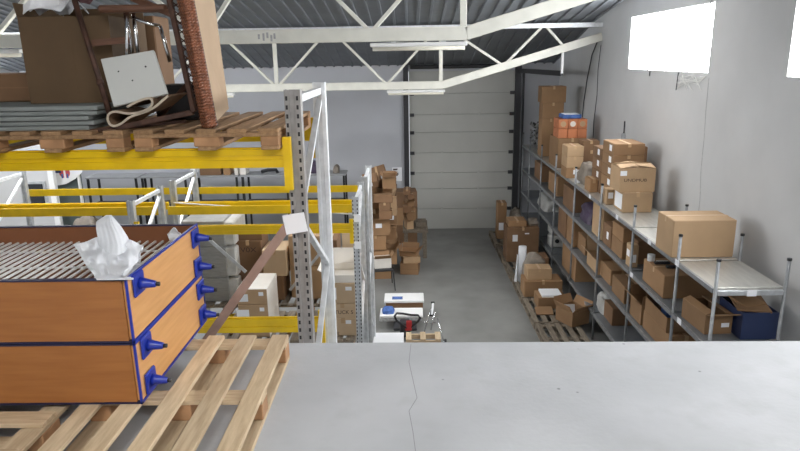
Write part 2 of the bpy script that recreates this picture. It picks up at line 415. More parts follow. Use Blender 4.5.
# small things on the right wall
b = gx(622, 137, WX-.05); t = thing('junction_box', 'small grey junction box on the right wall above the boxes', 'junction box', (b.x, b.y, b.z-.07), world=True)  # wall junction box with a short conduit
MB().box(b.x-.03, b.y-.05, b.z-.07, b.x+.05, b.y+.05, b.z+.07).build('case', 'galv', t, bevel=.008)
MB().tube([(b.x+.03, b.y, b.z+.07), (b.x+.03, b.y, b.z+.3)], .012).build('conduit', 'dark', t)
def cable(label, px, r=.008, m='dark'):
    pts = [gx(x, y, WX-.015) for x, y in px]
    o = MB().tube(pts, r, 6).build('hanging_cable', m, origin=pts[0]); tag(o, label, 'cable')
cable('dark cable hanging loosely down the right wall near the far corner', ((598,40),(592,55),(587,80),(584,100),(582,120)), .012)
cable('thin dark cable running straight down the wall between door corner and window', ((601,45),(598,70),(597,95),(594,120),(593,140)), .007)
cable('black cable looping across the window by its near end', ((712,0),(707,12),(703,4)), .009)
cable('black cable hanging below the near half of the window', ((689,8),(686,50),(678,75),(676,90)), .007)
cable('short black cable hanging from the sill at the far half of the window', ((650,70),(649.5,76)), .008)
pts = [gx(x, y, WX-.001) for x, y in ((709,78),(706,110),(704,140),(701,170),(700,200),(697,225))]
MB().tube(pts, .004, 5).build('crack', 'greyb', bpy.data.objects['wall_right'])
q = MB()
for k in range(26):
    a = gx(random.uniform(678,708), random.uniform(74,82), WX-.02); b2 = gx(random.uniform(676,706), random.uniform(75,92), WX-.02); q.tube([a, b2], .004, 4)
o = q.build('cobweb', 'cobweb', origin=gx(690, 85, WX)); tag(o, 'tangle of pale cobweb strands under the window corner', 'cobweb', kind='stuff')

# ------------------------------------------------------------------ pallet racking
def upright(q, sl, x0, x1, y0, z0, z1, face=.07):
    """front post: C profile facing the camera; slots recorded in sl"""
    w = x1 - x0; g = y0 + .014
    q.box(x0, y0, z0, x0+w*.30, y0+.006, z1); q.box(x1-w*.36, y0, z0, x1, y0+.006, z1)
    q.box(x0+w*.26, g, z0, x1-w*.32, g+.006, z1)
    q.box(x0+w*.26, y0+.006, z0, x0+w*.30, g, z1); q.box(x1-w*.36, y0+.006, z0, x1-w*.32, g, z1)
    q.box(x0, y0+.006, z0, x0+.005, y0+face, z1); q.box(x1-.005, y0+.006, z0, x1, y0+face, z1)
    z = z0 + .06
    while z < z1 - .05:
        for x in (x0 + (x1-x0)*.14, x0 + (x1-x0)*.80): sl.box(x-.006, y0-.0015, z, x+.006, y0+.0005, z+.024)
        z += .05
def rack_frame(label, x0, y0, y1, z1, w=.085, group=None, m='galv', m2=None, braces=True, name='rack_frame', z0=0., slots=(1, 0)):
    t = thing(name, label, 'rack frame', (x0+w/2, (y0+y1)/2, z0), group=group, world=True)
    for y, mm, sl_ in ((y0, m, slots[0]), (y1-.07, m2 or m, slots[1])):
        q, s = MB(), MB(); upright(q, s, x0, x0+w, y, z0, z1)
        p = q.build('post', mm, t, bevel=.0015)
        if sl_: sub(s, 'slot_row', 'slot', p, t, kind='stuff')
        MB().box(x0-.03, y-.03, z0, x0+w+.03, y+.10, z0+.008).build('foot_plate', 'galv', t)
    xm = x0 + w/2
    MB().bar((xm, y0+.03, z1-.06), (xm, y1-.04, z1-.06), .035, .045).build('tie', 'galvl', t)
    z = z1 - .12; k = 0
    while z > z0+.75 and braces:
        a, b = ((y1-.04, y0+.04) if k % 2 == 0 else (y0+.04, y1-.04))
        MB().bar((xm, a, z), (xm, b, z-.62), .03, .038, (1,0,0)).build('brace', 'galvl', t); z -= .64; k += 1
    return t
def beam(label, x0, x1, y, ztop, h=.12, group=None, d=.05, conn=True, front=True):
    t = thing('rack_beam', label, 'rack beam', ((x0+x1)/2, y, ztop-h), group=group, world=True)
    s = -1 if front else 1
    prof = [(0,0),(0,h),(d*.55,h),(d*.55,h*.93),(d,h*.93),(d,h*.62),(d-.006,h*.60),(d-.006,h*.40),(d,h*.38),(d,0)]
    q = MB(); q.prism([(x0, y + s*px, ztop-h+pz) for px, pz in prof], (x1-x0, 0, 0))
    q.build('beam_profile', 'yellow', t)
    if conn:
        for xx in (x0, x1): MB().box(xx-.012 if xx == x0 else xx-.034, y+s*d*.2-.01, ztop-h-.13, xx+.045 if xx == x0 else xx+.012, y+s*(d+.012), ztop+.06).build('end_connector', 'yellow', t)
    return t

GA = 'galvanised frames of the front rack'
fx0, fx1 = -.697, -.605
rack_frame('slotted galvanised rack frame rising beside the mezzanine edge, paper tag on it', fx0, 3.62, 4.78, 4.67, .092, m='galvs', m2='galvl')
GB = 'yellow beams of the front rack'
beam('upper front yellow beam carrying the pallets above the cabinets', -3.45, fx0+.02, 3.615, 4.352, .112, d=.04, group=GB)
beam('upper rear yellow beam behind the pallets of furniture', -3.45, fx0-.0, 4.78, 4.352, .112, d=.04, group=GB, front=False)
beam('low yellow beam right behind the pallet on the mezzanine edge', -3.45, fx0-.0, 4.70, 2.862, .122, d=.04, group=GB)
RB = 'galvanised frames of the double rack behind'
FRF = rack_frame('galvanised front frame of the double rack, right end beside the paved aisle', -.70, 7.5, 8.5, 3.22, .08, RB, m='galv', slots=(1,0), m2='galv')
FRB = rack_frame('galvanised back frame of the double rack, right end, next to the cardboard heap', -.68, 8.78, 9.78, 3.235, .09, RB, m='galv', m2='galvl', slots=(0,0))
rack_frame('galvanised front frame of the double rack, just above the white crumpled film', -3.44, 7.5, 8.5, 3.205, .08, RB, m='galv', slots=(0,0))
rack_frame('galvanised back frame of the double rack, middle, short side behind the front one', -3.39, 8.78, 9.78, 3.215, .08, RB, m='galv', slots=(0,0))
rack_frame('galvanised back frame of the double rack at the far left, before the white partition', -6.08, 8.78, 9.78, 3.24, .08, RB, m='galv', slots=(0,0))
YB_ = 'yellow beams of the double rack behind'
for (xa, xb, side) in ((-3.36, -.70, 'right bay'), (-6.1, -3.44, 'left bay')):
    for y, fr, nm in ((7.49, True, 'front'), (8.51, False, 'second')):
        beam('yellow rack beam, %s row of the %s, double rack' % (nm, side), xa+.02, xb+.0, y, 2.90, .115, group=YB_, front=fr, d=.04, conn=(fr and side == 'right bay'))
    for y, fr, nm in ((8.77, True, 'third'), (9.79, False, 'rearmost')):
        beam('yellow rack beam, %s row of the %s, double rack' % (nm, side), xa+.05, xb+.03, y, 2.915, .105, group=YB_, front=fr, d=.04, conn=False)
for y, nm in ((7.49, 'front'), (9.79, 'rear')):
    beam('yellow %s beam of the lowest double rack level, under the carton pallets' % nm, -3.34, -.70, y, 1.21, .115, group=YB_, front=(y < 8), d=.04, conn=False)
beam('yellow third beam of the lowest double rack level, under the back pallets', -3.34, -.70, 8.77, 1.21, .115, group=YB_, front=True, d=.04, conn=False)
beam('yellow middle beam of the lowest double rack level, under the carton pallets', -3.34, -.70, 8.51, 1.21, .115, group=YB_, front=False, d=.04, conn=False)
MB().tube([(-3.3, 8.64, 2.93), (-.66, 8.64, 2.72)], .012, 6).build('bracing_rod', 'galvl', FRB)
MB().bar(gy(196,228,8.66), gy(246,272,8.66), .045, .02, (0,1,0)).build('bracing_bar', 'galv', FRB)
MB().bar(gy(290,290,8.64), gy(326,246,8.64), .04, .02, (0,1,0)).build('bracing_bar', 'galv', FRB)

for px, py in ((358, 218), (358.5, 245)):
    c = gy(px, py, 7.49); MB().box(c.x-.05, 7.470, c.z-.045, c.x+.03, 7.486, c.z+.045).build('label_holder', 'paper', FRF)
# paper tag and leaning brown bar
p0 = gy(295, 223.5, 3.575)
t = MB().box(gy(284,223,3.575).x, 3.575, p0.z-.058, gy(306,223,3.575).x, 3.578, p0.z+.058, Matrix.Translation(p0) @ Matrix.Rotation(R(-9), 4, 'Y') @ Matrix.Translation(-p0)).build('paper_sheet', 'paper', origin=p0)
tag(t, 'blank white sheet of paper stuck on the slotted rack post', 'paper')
t = thing('steel_bar', 'brown steel bar leaning from the mezzanine pallet up to the paper sheet', 'bar', gz(207, 335, 3.25), world=True)
a, b = gy(206, 341, 3.50), gy(286.5, 227, 3.594)
MB().bar(a, b, .052, .006, (0,-1,0)).build('bar_web', 'brace', t)
dirn = (b-a).normalized(); nrm = Vector((dirn.z, 0, -dirn.x))
nrm = nrm.normalized(); dy = Vector((0,.018,0)); MB().bar(a+nrm*.023+dy, b+nrm*.023+dy, .03, .006, nrm).bar(a-nrm*.023+dy, b-nrm*.023+dy, .03, .006, nrm).build('bar_flange', 'brace', t)

# ------------------------------------------------------------------ pallets
def pallet(label, x0, y0, z0, w, d, along='y', nb=5, bw=.10, m='pallet', mx_='palletx', mb='palbl', group=None, H=.144, bott=True):
    """deck boards run along `along`; w is x size, d is y size"""
    t = thing('wooden_pallet', label, 'pallet', (x0, y0, z0), group=group, world=True)
    W, D = (w, d) if along == 'y' else (d, w)
    def bx(u0, v0, za, u1, v1, zb):
        if along == 'y': return (x0+u0, y0+v0, z0+za, x0+u1, y0+v1, z0+zb)
        return (x0+v0, y0+u0, z0+za, x0+v1, y0+u1, z0+zb)
    bs = [W*.0 + (W - bw) * i / (nb-1) for i in range(nb)]
    for u in bs: MB().box(*bx(u, 0, .122+H-.144, u+bw, D, H)).build('deck_board', m, t, bevel=.003)
    for v in (0, D/2-.05, D-.10):
        MB().box(*bx(0, v, .100+H-.144, W, v+.10, .122+H-.144)).build('cross_board', mx_, t, bevel=.003)
        for u in (0, W/2-.07, W-.10):
            MB().box(*bx(u, v, .022, u+(.14 if 0 < u < W*.6 else .10), v+.10, .100+H-.144)).build('block', mb, t, bevel=.004)
    if bott:
        for u in (0, W/2-.05, W-.10): MB().box(*bx(u, 0, 0, u+.10, D, .022)).build('bottom_board', m, t, bevel=.003)
    return t
PG = 'pallets on the mezzanine floor'
_l = gz(36, 451, MZ+.144).x; _r = gz(238, 451, MZ+.144).x
pallet('pale slatted wooden pallet under the bare end of the orange cabinets', _l, 2.0, MZ, _r-_l, 1.22, 'y', 5, .088, group=PG)
pallet('wooden pallet with crosswise boards at the lower left corner, under the cabinets', _l-1.30, 1.80, MZ, 1.22, 1.20, 'x', 5, .10, m='palletx', mx_='pallet', group=PG)
UG = 'pallets on the upper yellow beams'
pallet('upper rack pallet carrying the grey boards and tall brown carton', -2.376, 3.50, 4.352, .80, 1.2, 'y', 5, .11, m='pallo', mx_='pallo', H=.117, group=UG)
pallet('upper rack pallet carrying the cane bench frame, next to the slotted frame', -1.518, 3.50, 4.352, .80, 1.2, 'y', 5, .11, m='pallo', mx_='pallo', H=.117, group=UG)

# ------------------------------------------------------------------ orange cabinets
def cabinet(z0, label, feet, open_top):
    x1, x0, y0, y1, h = -1.189, -3.19, 2.50, 3.43, .288; th = .022
    t = thing('wooden_cabinet', label, 'cabinet', ((x0+x1)/2, (y0+y1)/2, z0), group='orange cabinets stacked on the pallet', world=True)
    MB().box(x0, y0, z0+.008, x1-th, y0+th, z0+h-.008).build('side_panel', 'veneer', t, bevel=.002)
    MB().box(x0, y1-th, z0+.008, x1-th, y1, z0+h-.008).build('side_panel', 'brownin', t, bevel=.002)
    MB().box(x1-th, y0+.012, z0+.012, x1, y1-.012, z0+h-.012).build('end_panel', 'veneerx', t, bevel=.002)
    MB().box(x0-th, y0, z0+.008, x0, y1, z0+h-.008).build('end_panel', 'veneerx', t, bevel=.002)
    MB().box(x0, y0+th, z0+.012, x1-th, y1-th, z0+.03).build('bottom_panel', 'brownin', t)
    q = MB(); q2 = MB(); e = .002
    for zz in (z0, z0+h-.007):
        q2.box(x0-th, y0-.0005, zz, x1-.008, y0+th, zz+.007); q2.box(x0-th, y1-th, zz, x1-.008, y1, zz+.007)
        q.box(x1-.0075, y0-e, zz-.0005, x1+e, y1+e, zz+.0095)
    q.box(x1-.007, y0-e, z0, x1+e, y0+.008, z0+h); q.box(x1-.007, y1-.008, z0, x1+e, y1+e, z0+h)
    q.build('edge_trim', 'blue', t); q2.build('side_trim', 'trimdk', t)
    for fy, fz in feet:
        f = MB().box(x1, y0+fy-.055, z0+fz-.05, x1+.014, y0+fy+.05, z0+fz+.05).build('foot', 'blue', t, bevel=.006)
        c = Vector((x1+.016, y0+fy, z0+fz))
        sub(MB().tube([c, c+Vector((.015,0,0)), c+Vector((.062,0,-.004)), c+Vector((.067,0,-.004))], .03, 14, radii=[.028,.023,.015,.012]), 'foot_cone', 'blue', f, t, smooth=True)
        sub(MB().tube([c+Vector((.067,0,-.004)), c+Vector((.082,0,-.004))], .010, 10), 'foot_tip', 'black', f, t, smooth=True)
    if open_top:
        g = MB().box(x0, y0+th, z0+h-.115, x0+.02, y1-th, z0+h-.10)
        n = 0; xx = x0+.04; z = z0+h-.10
        while xx < x1-.05: g.box(xx, y0+th, z, xx+.009, y1-th, z+.010); xx += .043
        for yy in (y0+.2, y0+.48, y0+.75): g.box(x0, yy, z-.008, x1-th, yy+.008, z)
        g.build('slatted_grid', 'white', t)
    return t
cabinet(3.375, 'lower orange wood cabinet with blue edges and four cone feet on its end', ((.10,.235),(.10,.065),(.86,.215),(.86,.065)), False)
cabinet(3.667, 'upper orange wood cabinet, open topped with white slats and crumpled film inside', ((.10,.235),(.86,.225),(.86,.06)), True)

# crumpled white film lying in the upper cabinet
random.seed(3)
cen = gy(106, 262, 2.75); t = thing('packing_film', 'crumpled white foam film sticking out of the upper orange cabinet', 'packing film', (cen.x, cen.y, 3.87), world=True)
def hsh(i, j, s=0): return (math.sin(i*12.9898 + j*78.233 + s*37.7) * 43758.5453) % 1.0
def vn(x, y, s=0):
    i, j = math.floor(x), math.floor(y); u, v = x-i, y-j; u = u*u*(3-2*u); v = v*v*(3-2*v)
    return (hsh(i,j,s)*(1-u)+hsh(i+1,j,s)*u)*(1-v) + (hsh(i,j+1,s)*(1-u)+hsh(i+1,j+1,s)*u)*v
# pixel-measured outline pieces raised at their own depths
def lower(u, v):
    xl = 97 - 24*v; xr = 134 + 11*v; px = xl + (xr-xl)*u
    py = 284 - (38 + 6*vn(u*4, 1, 7))*v - 6*math.sin(u*PI)*v + 3*vn(u*6, v*5, 1) - 5*(1-u)*(1-v)
    Y = 2.478 + .30*v**.9 + .05*(vn(u*5, v*5, 2)-.5)*min(1, v*3) + .035*(vn(u*11, v*8, 5)-.5)*min(1, v*3)
    p = gy(px, py, Y); p.z = max(p.z, 3.965 - 3*max(0, Y-2.53) if Y < 2.56 else 3.872); p.x = min(p.x, -1.212) if Y > 2.5 else p.x; return p
MB().grid(lower, 40, 28).build('crumpled_sheet', 'foam', t, solid=.004, smooth=False)
def fin(u, v):
    L0 = [(95,264),(96,252),(98,240),(96,229),(96,221.5),(106,215)]; L1 = [(134,266),(134,257),(132,247),(128,237),(121,226),(111.5,215)]
    k = v*(len(L0)-1); i = min(int(k), len(L0)-2); f = k-i
    a = Vector(L0[i]).lerp(Vector(L0[i+1]), f); b = Vector(L1[i]).lerp(Vector(L1[i+1]), f)
    p = a.lerp(b, u); Y = 2.70 + .20*v - .05*math.sin(u*PI) + .0018*math.sin(u*PI*13) + .03*(vn(u*3, v*3, 9)-.5) - .07*u*v
    return gy(p.x, p.y, Y)
MB().grid(fin, 60, 24).build('ribbed_flap', 'foam', t, solid=.004, smooth=True)
def side(u, v):
    xl = 118 + 4*v; xr = 140 + (8 if v < .5 else 2)*(1-v); px = xl + (xr-xl)*u
    py = 281 - 32*v + 5*vn(u*4, v*4, 21); Y = 2.62 + .2*v + .08*(vn(u*5, v*6, 22)-.5)
    p = gy(px, py, Y); p.z = max(p.z, 3.872); p.x = min(p.x, -1.215); return p
MB().grid(side, 20, 18).build('crumpled_sheet', 'foam', t, solid=.004)
def bit(u, v):
    px = 170 + 14*u - 3*v; py = 240 - 14*v*(1-abs(u-.5)) + 2*vn(u*4, v*3, 31); Y = 3.28 + .05*vn(u*3, v*3, 33)
    p = gy(px, py, Y); p.x = min(p.x, -1.215); return p
o = MB().grid(bit, 12, 10).build('packing_film', 'foam', origin=gy(177,240,3.3), solid=.004); tag(o, 'small scrap of white film at the far corner of the upper orange cabinet', 'packing film')

# ------------------------------------------------------------------ furniture on the upper rack
DZK = 4.352 + .117
for k in range(5):
    dx = (.0,.03,-.02,.05,.02)[k]; z = DZK + k*.027; xr = (-1.79,-1.76,-1.78,-1.74,-1.73)[k]
    o = MB().box(-2.62, 3.56+dx*.3, z, xr, 4.52+dx, z+.024).build('grey_board', 'sheetg', origin=(-2.2, 4.0, z), bevel=.003)
    tag(o, 'grey board, %s of the flat stack under the tall brown carton' % ('lowest','second lowest','middle one','second highest','topmost')[k], 'board', 'grey boards stacked on the upper pallet')
SZ = DZK + 5*.027
a = gy(31, 104, 3.80); b = gy(119, 104, 3.80); tp = gy(24, 17, 3.80)
tb = carton('tall brown carton with torn top standing on the grey boards', a.x, 3.80, SZ, b.x-a.x, .52, tp.z-SZ, m='cardx', open_=True, flaps=(None, None, 95, 100), fl=.3)
MB().box(-.035, -.2615, .05, .035, -.260, tp.z-SZ-.1).build('packing_tape', 'cardx', tb)
random.seed(5)
c0 = gy(50, 12, 3.95); q = MB()
def crump(u, v):
    p = Vector((c0.x - .13 + .30*u, 3.86 + .22*v, SZ + (tp.z-SZ) + .005 + .10*vn(u*5, v*5, 41) + .07*math.sin(u*PI)*math.sin(v*PI))); return p
o = MB().grid(crump, 16, 14).build('packing_paper', 'paper', origin=c0, solid=.004); tag(o, 'crumpled speckled white paper spilling out of the tall brown carton', 'paper')
q = MB(); c1 = gy(58, -2, 3.98)
o = MB().grid(lambda u, v: Vector((c1.x-.14+.30*u, 3.9+.2*v, c1.z - .02 + .05*vn(u*4, v*4, 51)+.05*math.sin(u*PI))), 12, 10).build('cloth', mat('maroon_cloth', (.09,.03,.035), .9, noise=.2), origin=c1, solid=.02); tag(o, 'dark maroon cloth heaped on the white paper above the tall carton', 'cloth')
carton('low dark brown carton behind the grey boards at the far left edge', -2.95, 4.05, SZ-.002, .66, .45, gy(10,73,4.05).z-SZ, m='cardd', seam=1, tape=None)
a = gy(88, 40, 4.45); b = gy(118, 40, 4.45)
carton('brown carton partly hidden behind the tall carton and the rusty tube', -1.98, 4.40, DZK+.14, .30, .28, gy(100,17,4.45).z-DZK-.14, m='cardd')
# rusty tube leaning
a, b = gy(113, 124, 3.62), gy(72, -8, 3.75)
t = thing('metal_tube', 'long rusty brown metal tube leaning across the tall carton', 'tube', a, world=True)
MB().tube([a, a.lerp(b, .5), b], .016, 12).build('tube_body', 'rust', t, smooth=True)
MB().tube([a.lerp(b,.30), a.lerp(b,.33)], .020, 12).build('collar', 'rust', t, smooth=True)
# white square panel with three holes
P = [gy(*p, y) for p, y in (((113.5,106.5),3.58),((167.5,93.5),3.58),((153.5,50),3.70),((100.5,59),3.70))]
nr = (P[1]-P[0]).cross(P[3]-P[0]).normalized()
t = thing('square_board', 'white square panel with three drilled holes leaning behind the rolled felt', 'panel', (P[0]+P[1])/2, world=True)
MB().prism(P, nr * -.018).build('board', 'panelw', t, bevel=.002)
for px, py in ((118.5,71.5),(145.5,66.5),(132.5,80.5)):
    u = gy(px, py, 3.64); r_ = ray(px, py); den = r_.dot(nr); u = EYE + r_ * ((P[0]-EYE).dot(nr) / den)
    MB().tube([u + nr*.001, u - nr*.003], .005, 10).build('drilled_hole', 'slot', t)
# rolled felt strip
def strip(px, Y0, wid, th):
    pts = [gy(x, y, Y0) for x, y in px]; q = MB(); n = len(pts); rows = []
    for i, p in enumerate(pts):
        d = (pts[min(i+1,n-1)] - pts[max(i-1,0)]).normalized(); nn = Vector((d.z, 0, -d.x)) * th/2
        rows.append([q.bm.verts.new(v) for v in (p+nn, p-nn, p-nn+Vector((0,wid,0)), p+nn+Vector((0,wid,0)))])
    for A, B in zip(rows, rows[1:]):
        for k in range(4): q.bm.faces.new((A[k], A[(k+1)%4], B[(k+1)%4], B[k]))
    q.bm.faces.new(rows[0]); q.bm.faces.new(rows[-1][::-1]); return q
t = thing('felt_strip', 'brown felt strip rolled into loops with a pale cut edge, below the white panel', 'felt', gy(130,126,3.53), world=True)
path = [(127,107),(136,102),(146,98.5),(151,99),(152,104),(148,109),(138,112.5),(126,113.5),(115,111.5),(109,114),(107.5,119),(110,124.5),(115,126),(122,123),(130,117),(142,113),(154,107.5),(163,100),(169,95)]
sm = []
for i in range(len(path)-1):
    p0_, p1_, p2_, p3_ = (Vector(path[max(0, min(len(path)-1, i+k))]) for k in (-1,0,1,2))
    for s_ in (0, .25, .5, .75): sm.append(0.5*((2*p1_)+(p2_-p0_)*s_+(2*p0_-5*p1_+4*p2_-p3_)*s_*s_+(3*p1_-p0_-3*p2_+p3_)*s_**3))
strip(sm, 3.55, .30, .010).build('felt_roll', 'felt', t)
strip(sm, 3.544, .006, .012).build('cut_edge', 'feltl', t)
# bar stool upside up behind the panel
t = thing('bar_stool', 'bar stool with dark brown seat and chrome legs behind the white panel', 'stool', gy(140,75,3.74), world=True)
sc = gy(133, 10, 4.25); q = MB()
MB().box(gy(99,9,3.72).x, 3.69, gy(99,13,3.72).z, gy(168,9,3.72).x, 3.79, gy(99,5.5,3.72).z).build('seat', 'brownw', t, bevel=.012)
for (xa, ya, xb, yb, Y) in ((125,12,133,58,3.74),(133,12,139,62,3.77),(127,12,127,64,3.72),(160,26,170,62,3.78)):
    MB().tube([gy(xa, ya, Y), gy(xb, yb, Y)], .011, 10).build('leg', 'chrome', t, smooth=True)
MB().bar(gy(93,43,3.73), gy(130,40,3.73), .03, .035).build('stretcher', 'brownw', t)
MB().tube([gy(133,18,3.74), gy(150,24,3.76), gy(160,26,3.78)], .010, 8).build('footrest', 'chrome', t, smooth=True)
o = MB().box(-1.60, 4.05, DZK, -1.30, 4.4, DZK+.22).build('black_case', 'black', origin=(-1.4,4.3,DZK), bevel=.02); tag(o, 'black case in shadow behind the white panel', 'case')
# cane bench frame on its side: beige board face, woven edge, lattice and rusty rails
t = thing('cane_bench', 'cane bench frame standing on end, beige board face and copper woven edge', 'bench', gy(215,124,3.6), world=True)
n0, n1 = gy(212,126.5,3.53), gy(181.5,-10,3.53)       # near edge of the face
f0, f1 = gy(229,109,4.25), gy(213,-10,4.25)
MB().prism([n0, f0, f1, n1], Vector((-.035, -.008, -.008))).build('face_board', 'beige', t, bevel=.003)
q = MB(); N = 46
cl = [gy(209.5 + (183-209.5)*i/N, 127.0 + (-12-127)*i/N, 3.525) for i in range(N+1)]
for k in range(5):
    for i in range(N):
        a = cl[i]; b = cl[i+1]; off = Vector((.028*(k-2)/2, -.020+.010*abs(k-2), 0)); m_ = (a+b)/2 + off
        q.tube([m_ + Vector((-.012, .004, -.010)), m_ + Vector((0,-.008,0)), m_ + Vector((.012, .004, .010))], .0085, 6)
q.build('woven_edge', 'copper', t, smooth=True)
MB().bar(cl[0]+Vector((0,.02,0)), cl[-1]+Vector((0,.02,0)), .075, .03, (0,1,0)).build('edge_core', 'rust', t)
ra, rb = gy(194,112,3.60), gy(167.5,-10,3.60)
MB().bar(ra, rb, .028, .028, (0,1,0)).build('rail', 'rust', t, bevel=.003)
q = MB()
for i in range(14):
    a = ra.lerp(rb, i/14); b = ra.lerp(rb, (i+1)/14); c = Vector((.058, 0, -.015))
    q.bar(a, b+c, .006, .006); q.bar(b, a+c, .006, .006); q.bar(a+c, b+c, .006, .006)
q.build('lattice', 'rust', t)
MB().bar(gy(116,128,3.56), gy(194,112,3.62), .03, .03).build('rail', 'rust', t, bevel=.003)
MB().bar(gy(88,131,3.58), gy(186,121,3.66), .022, .02).build('rail', 'rust', t, bevel=.003)
MB().bar(gy(160,116,3.9), gy(188,84,3.8), .02, .03).build('rail', 'rust', t, bevel=.003)
MB().bar(gy(132,-2,3.8), gy(172,14,3.7), .03, .035).build('rail', 'brownw', t, bevel=.003)
# ------------------------------------------------------------------ steel shelving along the right wall
SX0, SX1 = 3.18, 3.90
LV = (.50, 1.15, 1.80, 2.45)
PY = (6.3, 7.25, 8.79, 10.37, 12.06, 13.72, 15.25, 16.75, 17.8)
t = thing('steel_shelving', 'long grey steel shelving with round posts standing along the right wall', 'shelving', (3.54, 11.6, 0), world=True)
for i, y in enumerate(PY):
    for x in (SX0, SX1):
        top = 2.75
        p = MB().tube([(x, y, 0), (x, y, top)], .019, 10).build('post', 'galvd', t, smooth=True)
        sub(MB().tube([(x, y, top), (x, y, top+.025)], .024, 10), 'post_cap', 'black', p, t)
for z in LV:
    for a, b in zip(PY, PY[1:]):
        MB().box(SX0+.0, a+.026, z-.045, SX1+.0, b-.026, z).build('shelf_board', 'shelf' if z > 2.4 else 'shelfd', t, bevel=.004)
        MB().box(SX0-.026, a+.02, z-.055, SX0-.0005, b-.02, z-.004).build('edge_rail', 'galvd', t)
    for y in (PY[0],):
        MB().box(SX0+.02, y-.018, z-.075, SX1-.02, y+.018, z-.02).build('end_rail', 'galv', t, bevel=.004)
for (y, z) in ((7.16, 2.45), (8.06, 2.45), (9.4, 2.45), (6.95, 1.80), (8.6, 1.8), (10.9, 2.45)):
    MB().box(SX0-.032, y, z-.05, SX0-.026, y+.10, z+.02).build('price_label', 'paper', t)
MB().box(3.50, PY[0]-.022, 2.37, 3.60, PY[0]-.018, 2.44).build('price_label', 'paper', t)

def sbox(label, lv, xn, xf, ytop, X0, w, h=None, **k):
    """carton on shelf level lv whose near and far edges of the aisle side cross picture columns xn and xf"""
    z = LV[lv]; yn, yf = sY(xn, X0, z+.15), sY(xf, X0, z+.15)
    if h is None: h = gy(xn, ytop, yn).z - z
    return carton(label, X0, yn, z+.001, w, yf-yn, h, **k)
SG = 'cartons on the top shelf'
carton('largest plain carton, lying on the near end of the top shelf', 3.135, 7.36, 2.452, .74, .50, .46, m='cardl', tape='x', group=SG)
carton('carton on the top shelf carrying the carton with printed letters', 3.30, 9.66, 2.451, .45, .46, .315, m='cardl', group=SG, stickers=(('l',.5,.5,.34,.24),))
carton('carton with dark printed letters and white label, lid bulging open', 3.235, 9.70, 2.768, .545, .46, .37, m='cardl', group=SG, stickers=(('f',.10,.80,.10,.075),), text=('UNDMUB', .066, .44, .50, 1.25), open_=True, flaps=(10,9,14,9), tape=None, fl=.97)
HS = (gy(610,144,10.45).z - 2.452) / 5
for i, h in enumerate((HS-.002,)*5):
    carton('flat labelled carton, %s of the tall stack behind the lettered carton' % ('lowest','second','middle one','fourth','topmost')[i], 3.36, 10.45, 2.452+i*HS, .50, .62, h, m='card', group='stack of labelled cartons', stickers=(('l',.30,.55,.13,.10),))
HS = (gy(600,149,11.1).z - 2.452) / 4
for i, h in enumerate((HS-.002,)*4):
    carton('labelled carton, %s of the second stack behind the tallest labelled stack' % ('lowest','second','third','topmost')[i], 3.36, 11.10, 2.452+i*HS, .45, .55, h, m='cardd', group='stack of labelled cartons', stickers=(('l',.35,.6,.12,.10),))
ybox('dark carton wedged against the wall right of the labelled stack', 10.62, 637.5, 648, 147, 2.452, .4, m='cardd', group=SG)
carton('small carton with a white label at the shelf front, left of the lettered carton', 3.215, 10.22, 2.451, .13, .2, .26, m='cardl', stickers=(('f',.5,.6,.08,.10),), tape=None, group=SG)
carton('small dark carton at the shelf front before the film wrapped bundle', 3.215, 11.20, 2.451, .14, .35, .24, m='card', group=SG)
def lump(name, label, cat, x0, y0, z0, w, d, h, m, seed=1, group=None, n=14, amp=.25):
    q = MB(); cx_, cy_ = x0+w/2, y0+d/2
    def f(u, v):
        th = 2*PI*u; ph = PI/2*v
        r = 1 - amp*vn(u*7, v*5, seed) if 0 < u < 1 else 1 - amp*vn(0, v*5, seed)
        k = math.cos(ph)**.45; kk = max(abs(math.cos(th)), abs(math.sin(th)))
        return (cx_ + w/2*k*math.cos(th)/kk**.7*r*.95, cy_ + d/2*k*math.sin(th)/kk**.7*r*.95, z0 + h*math.sin(ph)**.8*(1 - amp*.6*vn(u*5+9, v*4, seed+3)*(v < 1)))
    q.grid(f, n*2+1, n)
    bmesh.ops.remove_doubles(q.bm, verts=q.bm.verts, dist=.002)
    o = q.build(name, m, origin=(cx_, cy_, z0)); return tag(o, label, cat, group)
lump('wrapped_bundle', 'film wrapped brown bundle on the top shelf behind the labelled stacks', 'bundle', 3.24, 11.72, 2.452, .40, .8, .42, 'greybag', 2)
ybox('lower flat carton of the pair against the wall, left of the labelled stacks', 12.75, 583.5, 600, 150.5, 2.452+.31, .35, m='cardd', group=SG)
ybox('upper flat carton of the pair against the wall, left of the labelled stacks', 12.75, 583.5, 600, 141, 2.452+.515, .35, m='cardd', group=SG)
carton('carton under the pair of flat cartons against the wall', 3.55, 12.70, 2.451, .35, .45, .30, m='cardd', group=SG)
for i, (yt, z) in enumerate(((168,2.451),(157,2.72),(147,2.95))):
    pass
YS = 12.60
a = gy(566.5, 168, YS); b = gy(583, 168, YS); zz = [2.451, gy(566,168,YS).z, gy(566,157,YS).z, gy(566,146.5,YS).z]
for i in range(3):
    carton(('carton at the bottom of the three carton column left of the film wrapped bundle','pale middle carton of the three carton column','pale topmost carton of the three carton column')[i], a.x, YS, zz[i]+.001, b.x-a.x, .45, zz[i+1]-zz[i]-.002, m=('card','cardl','cardl')[i], group=SG, stickers=(('f',.6,.6,.12,.09),) if i == 0 else ())
o = MB().box(3.24, 12.10, 2.452, 3.40, 12.4, 2.475).build('paper_pile', 'paper', origin=(3.3,12.2,2.452)); tag(o, 'small pile of bright white papers at the front edge of the top shelf', 'papers')
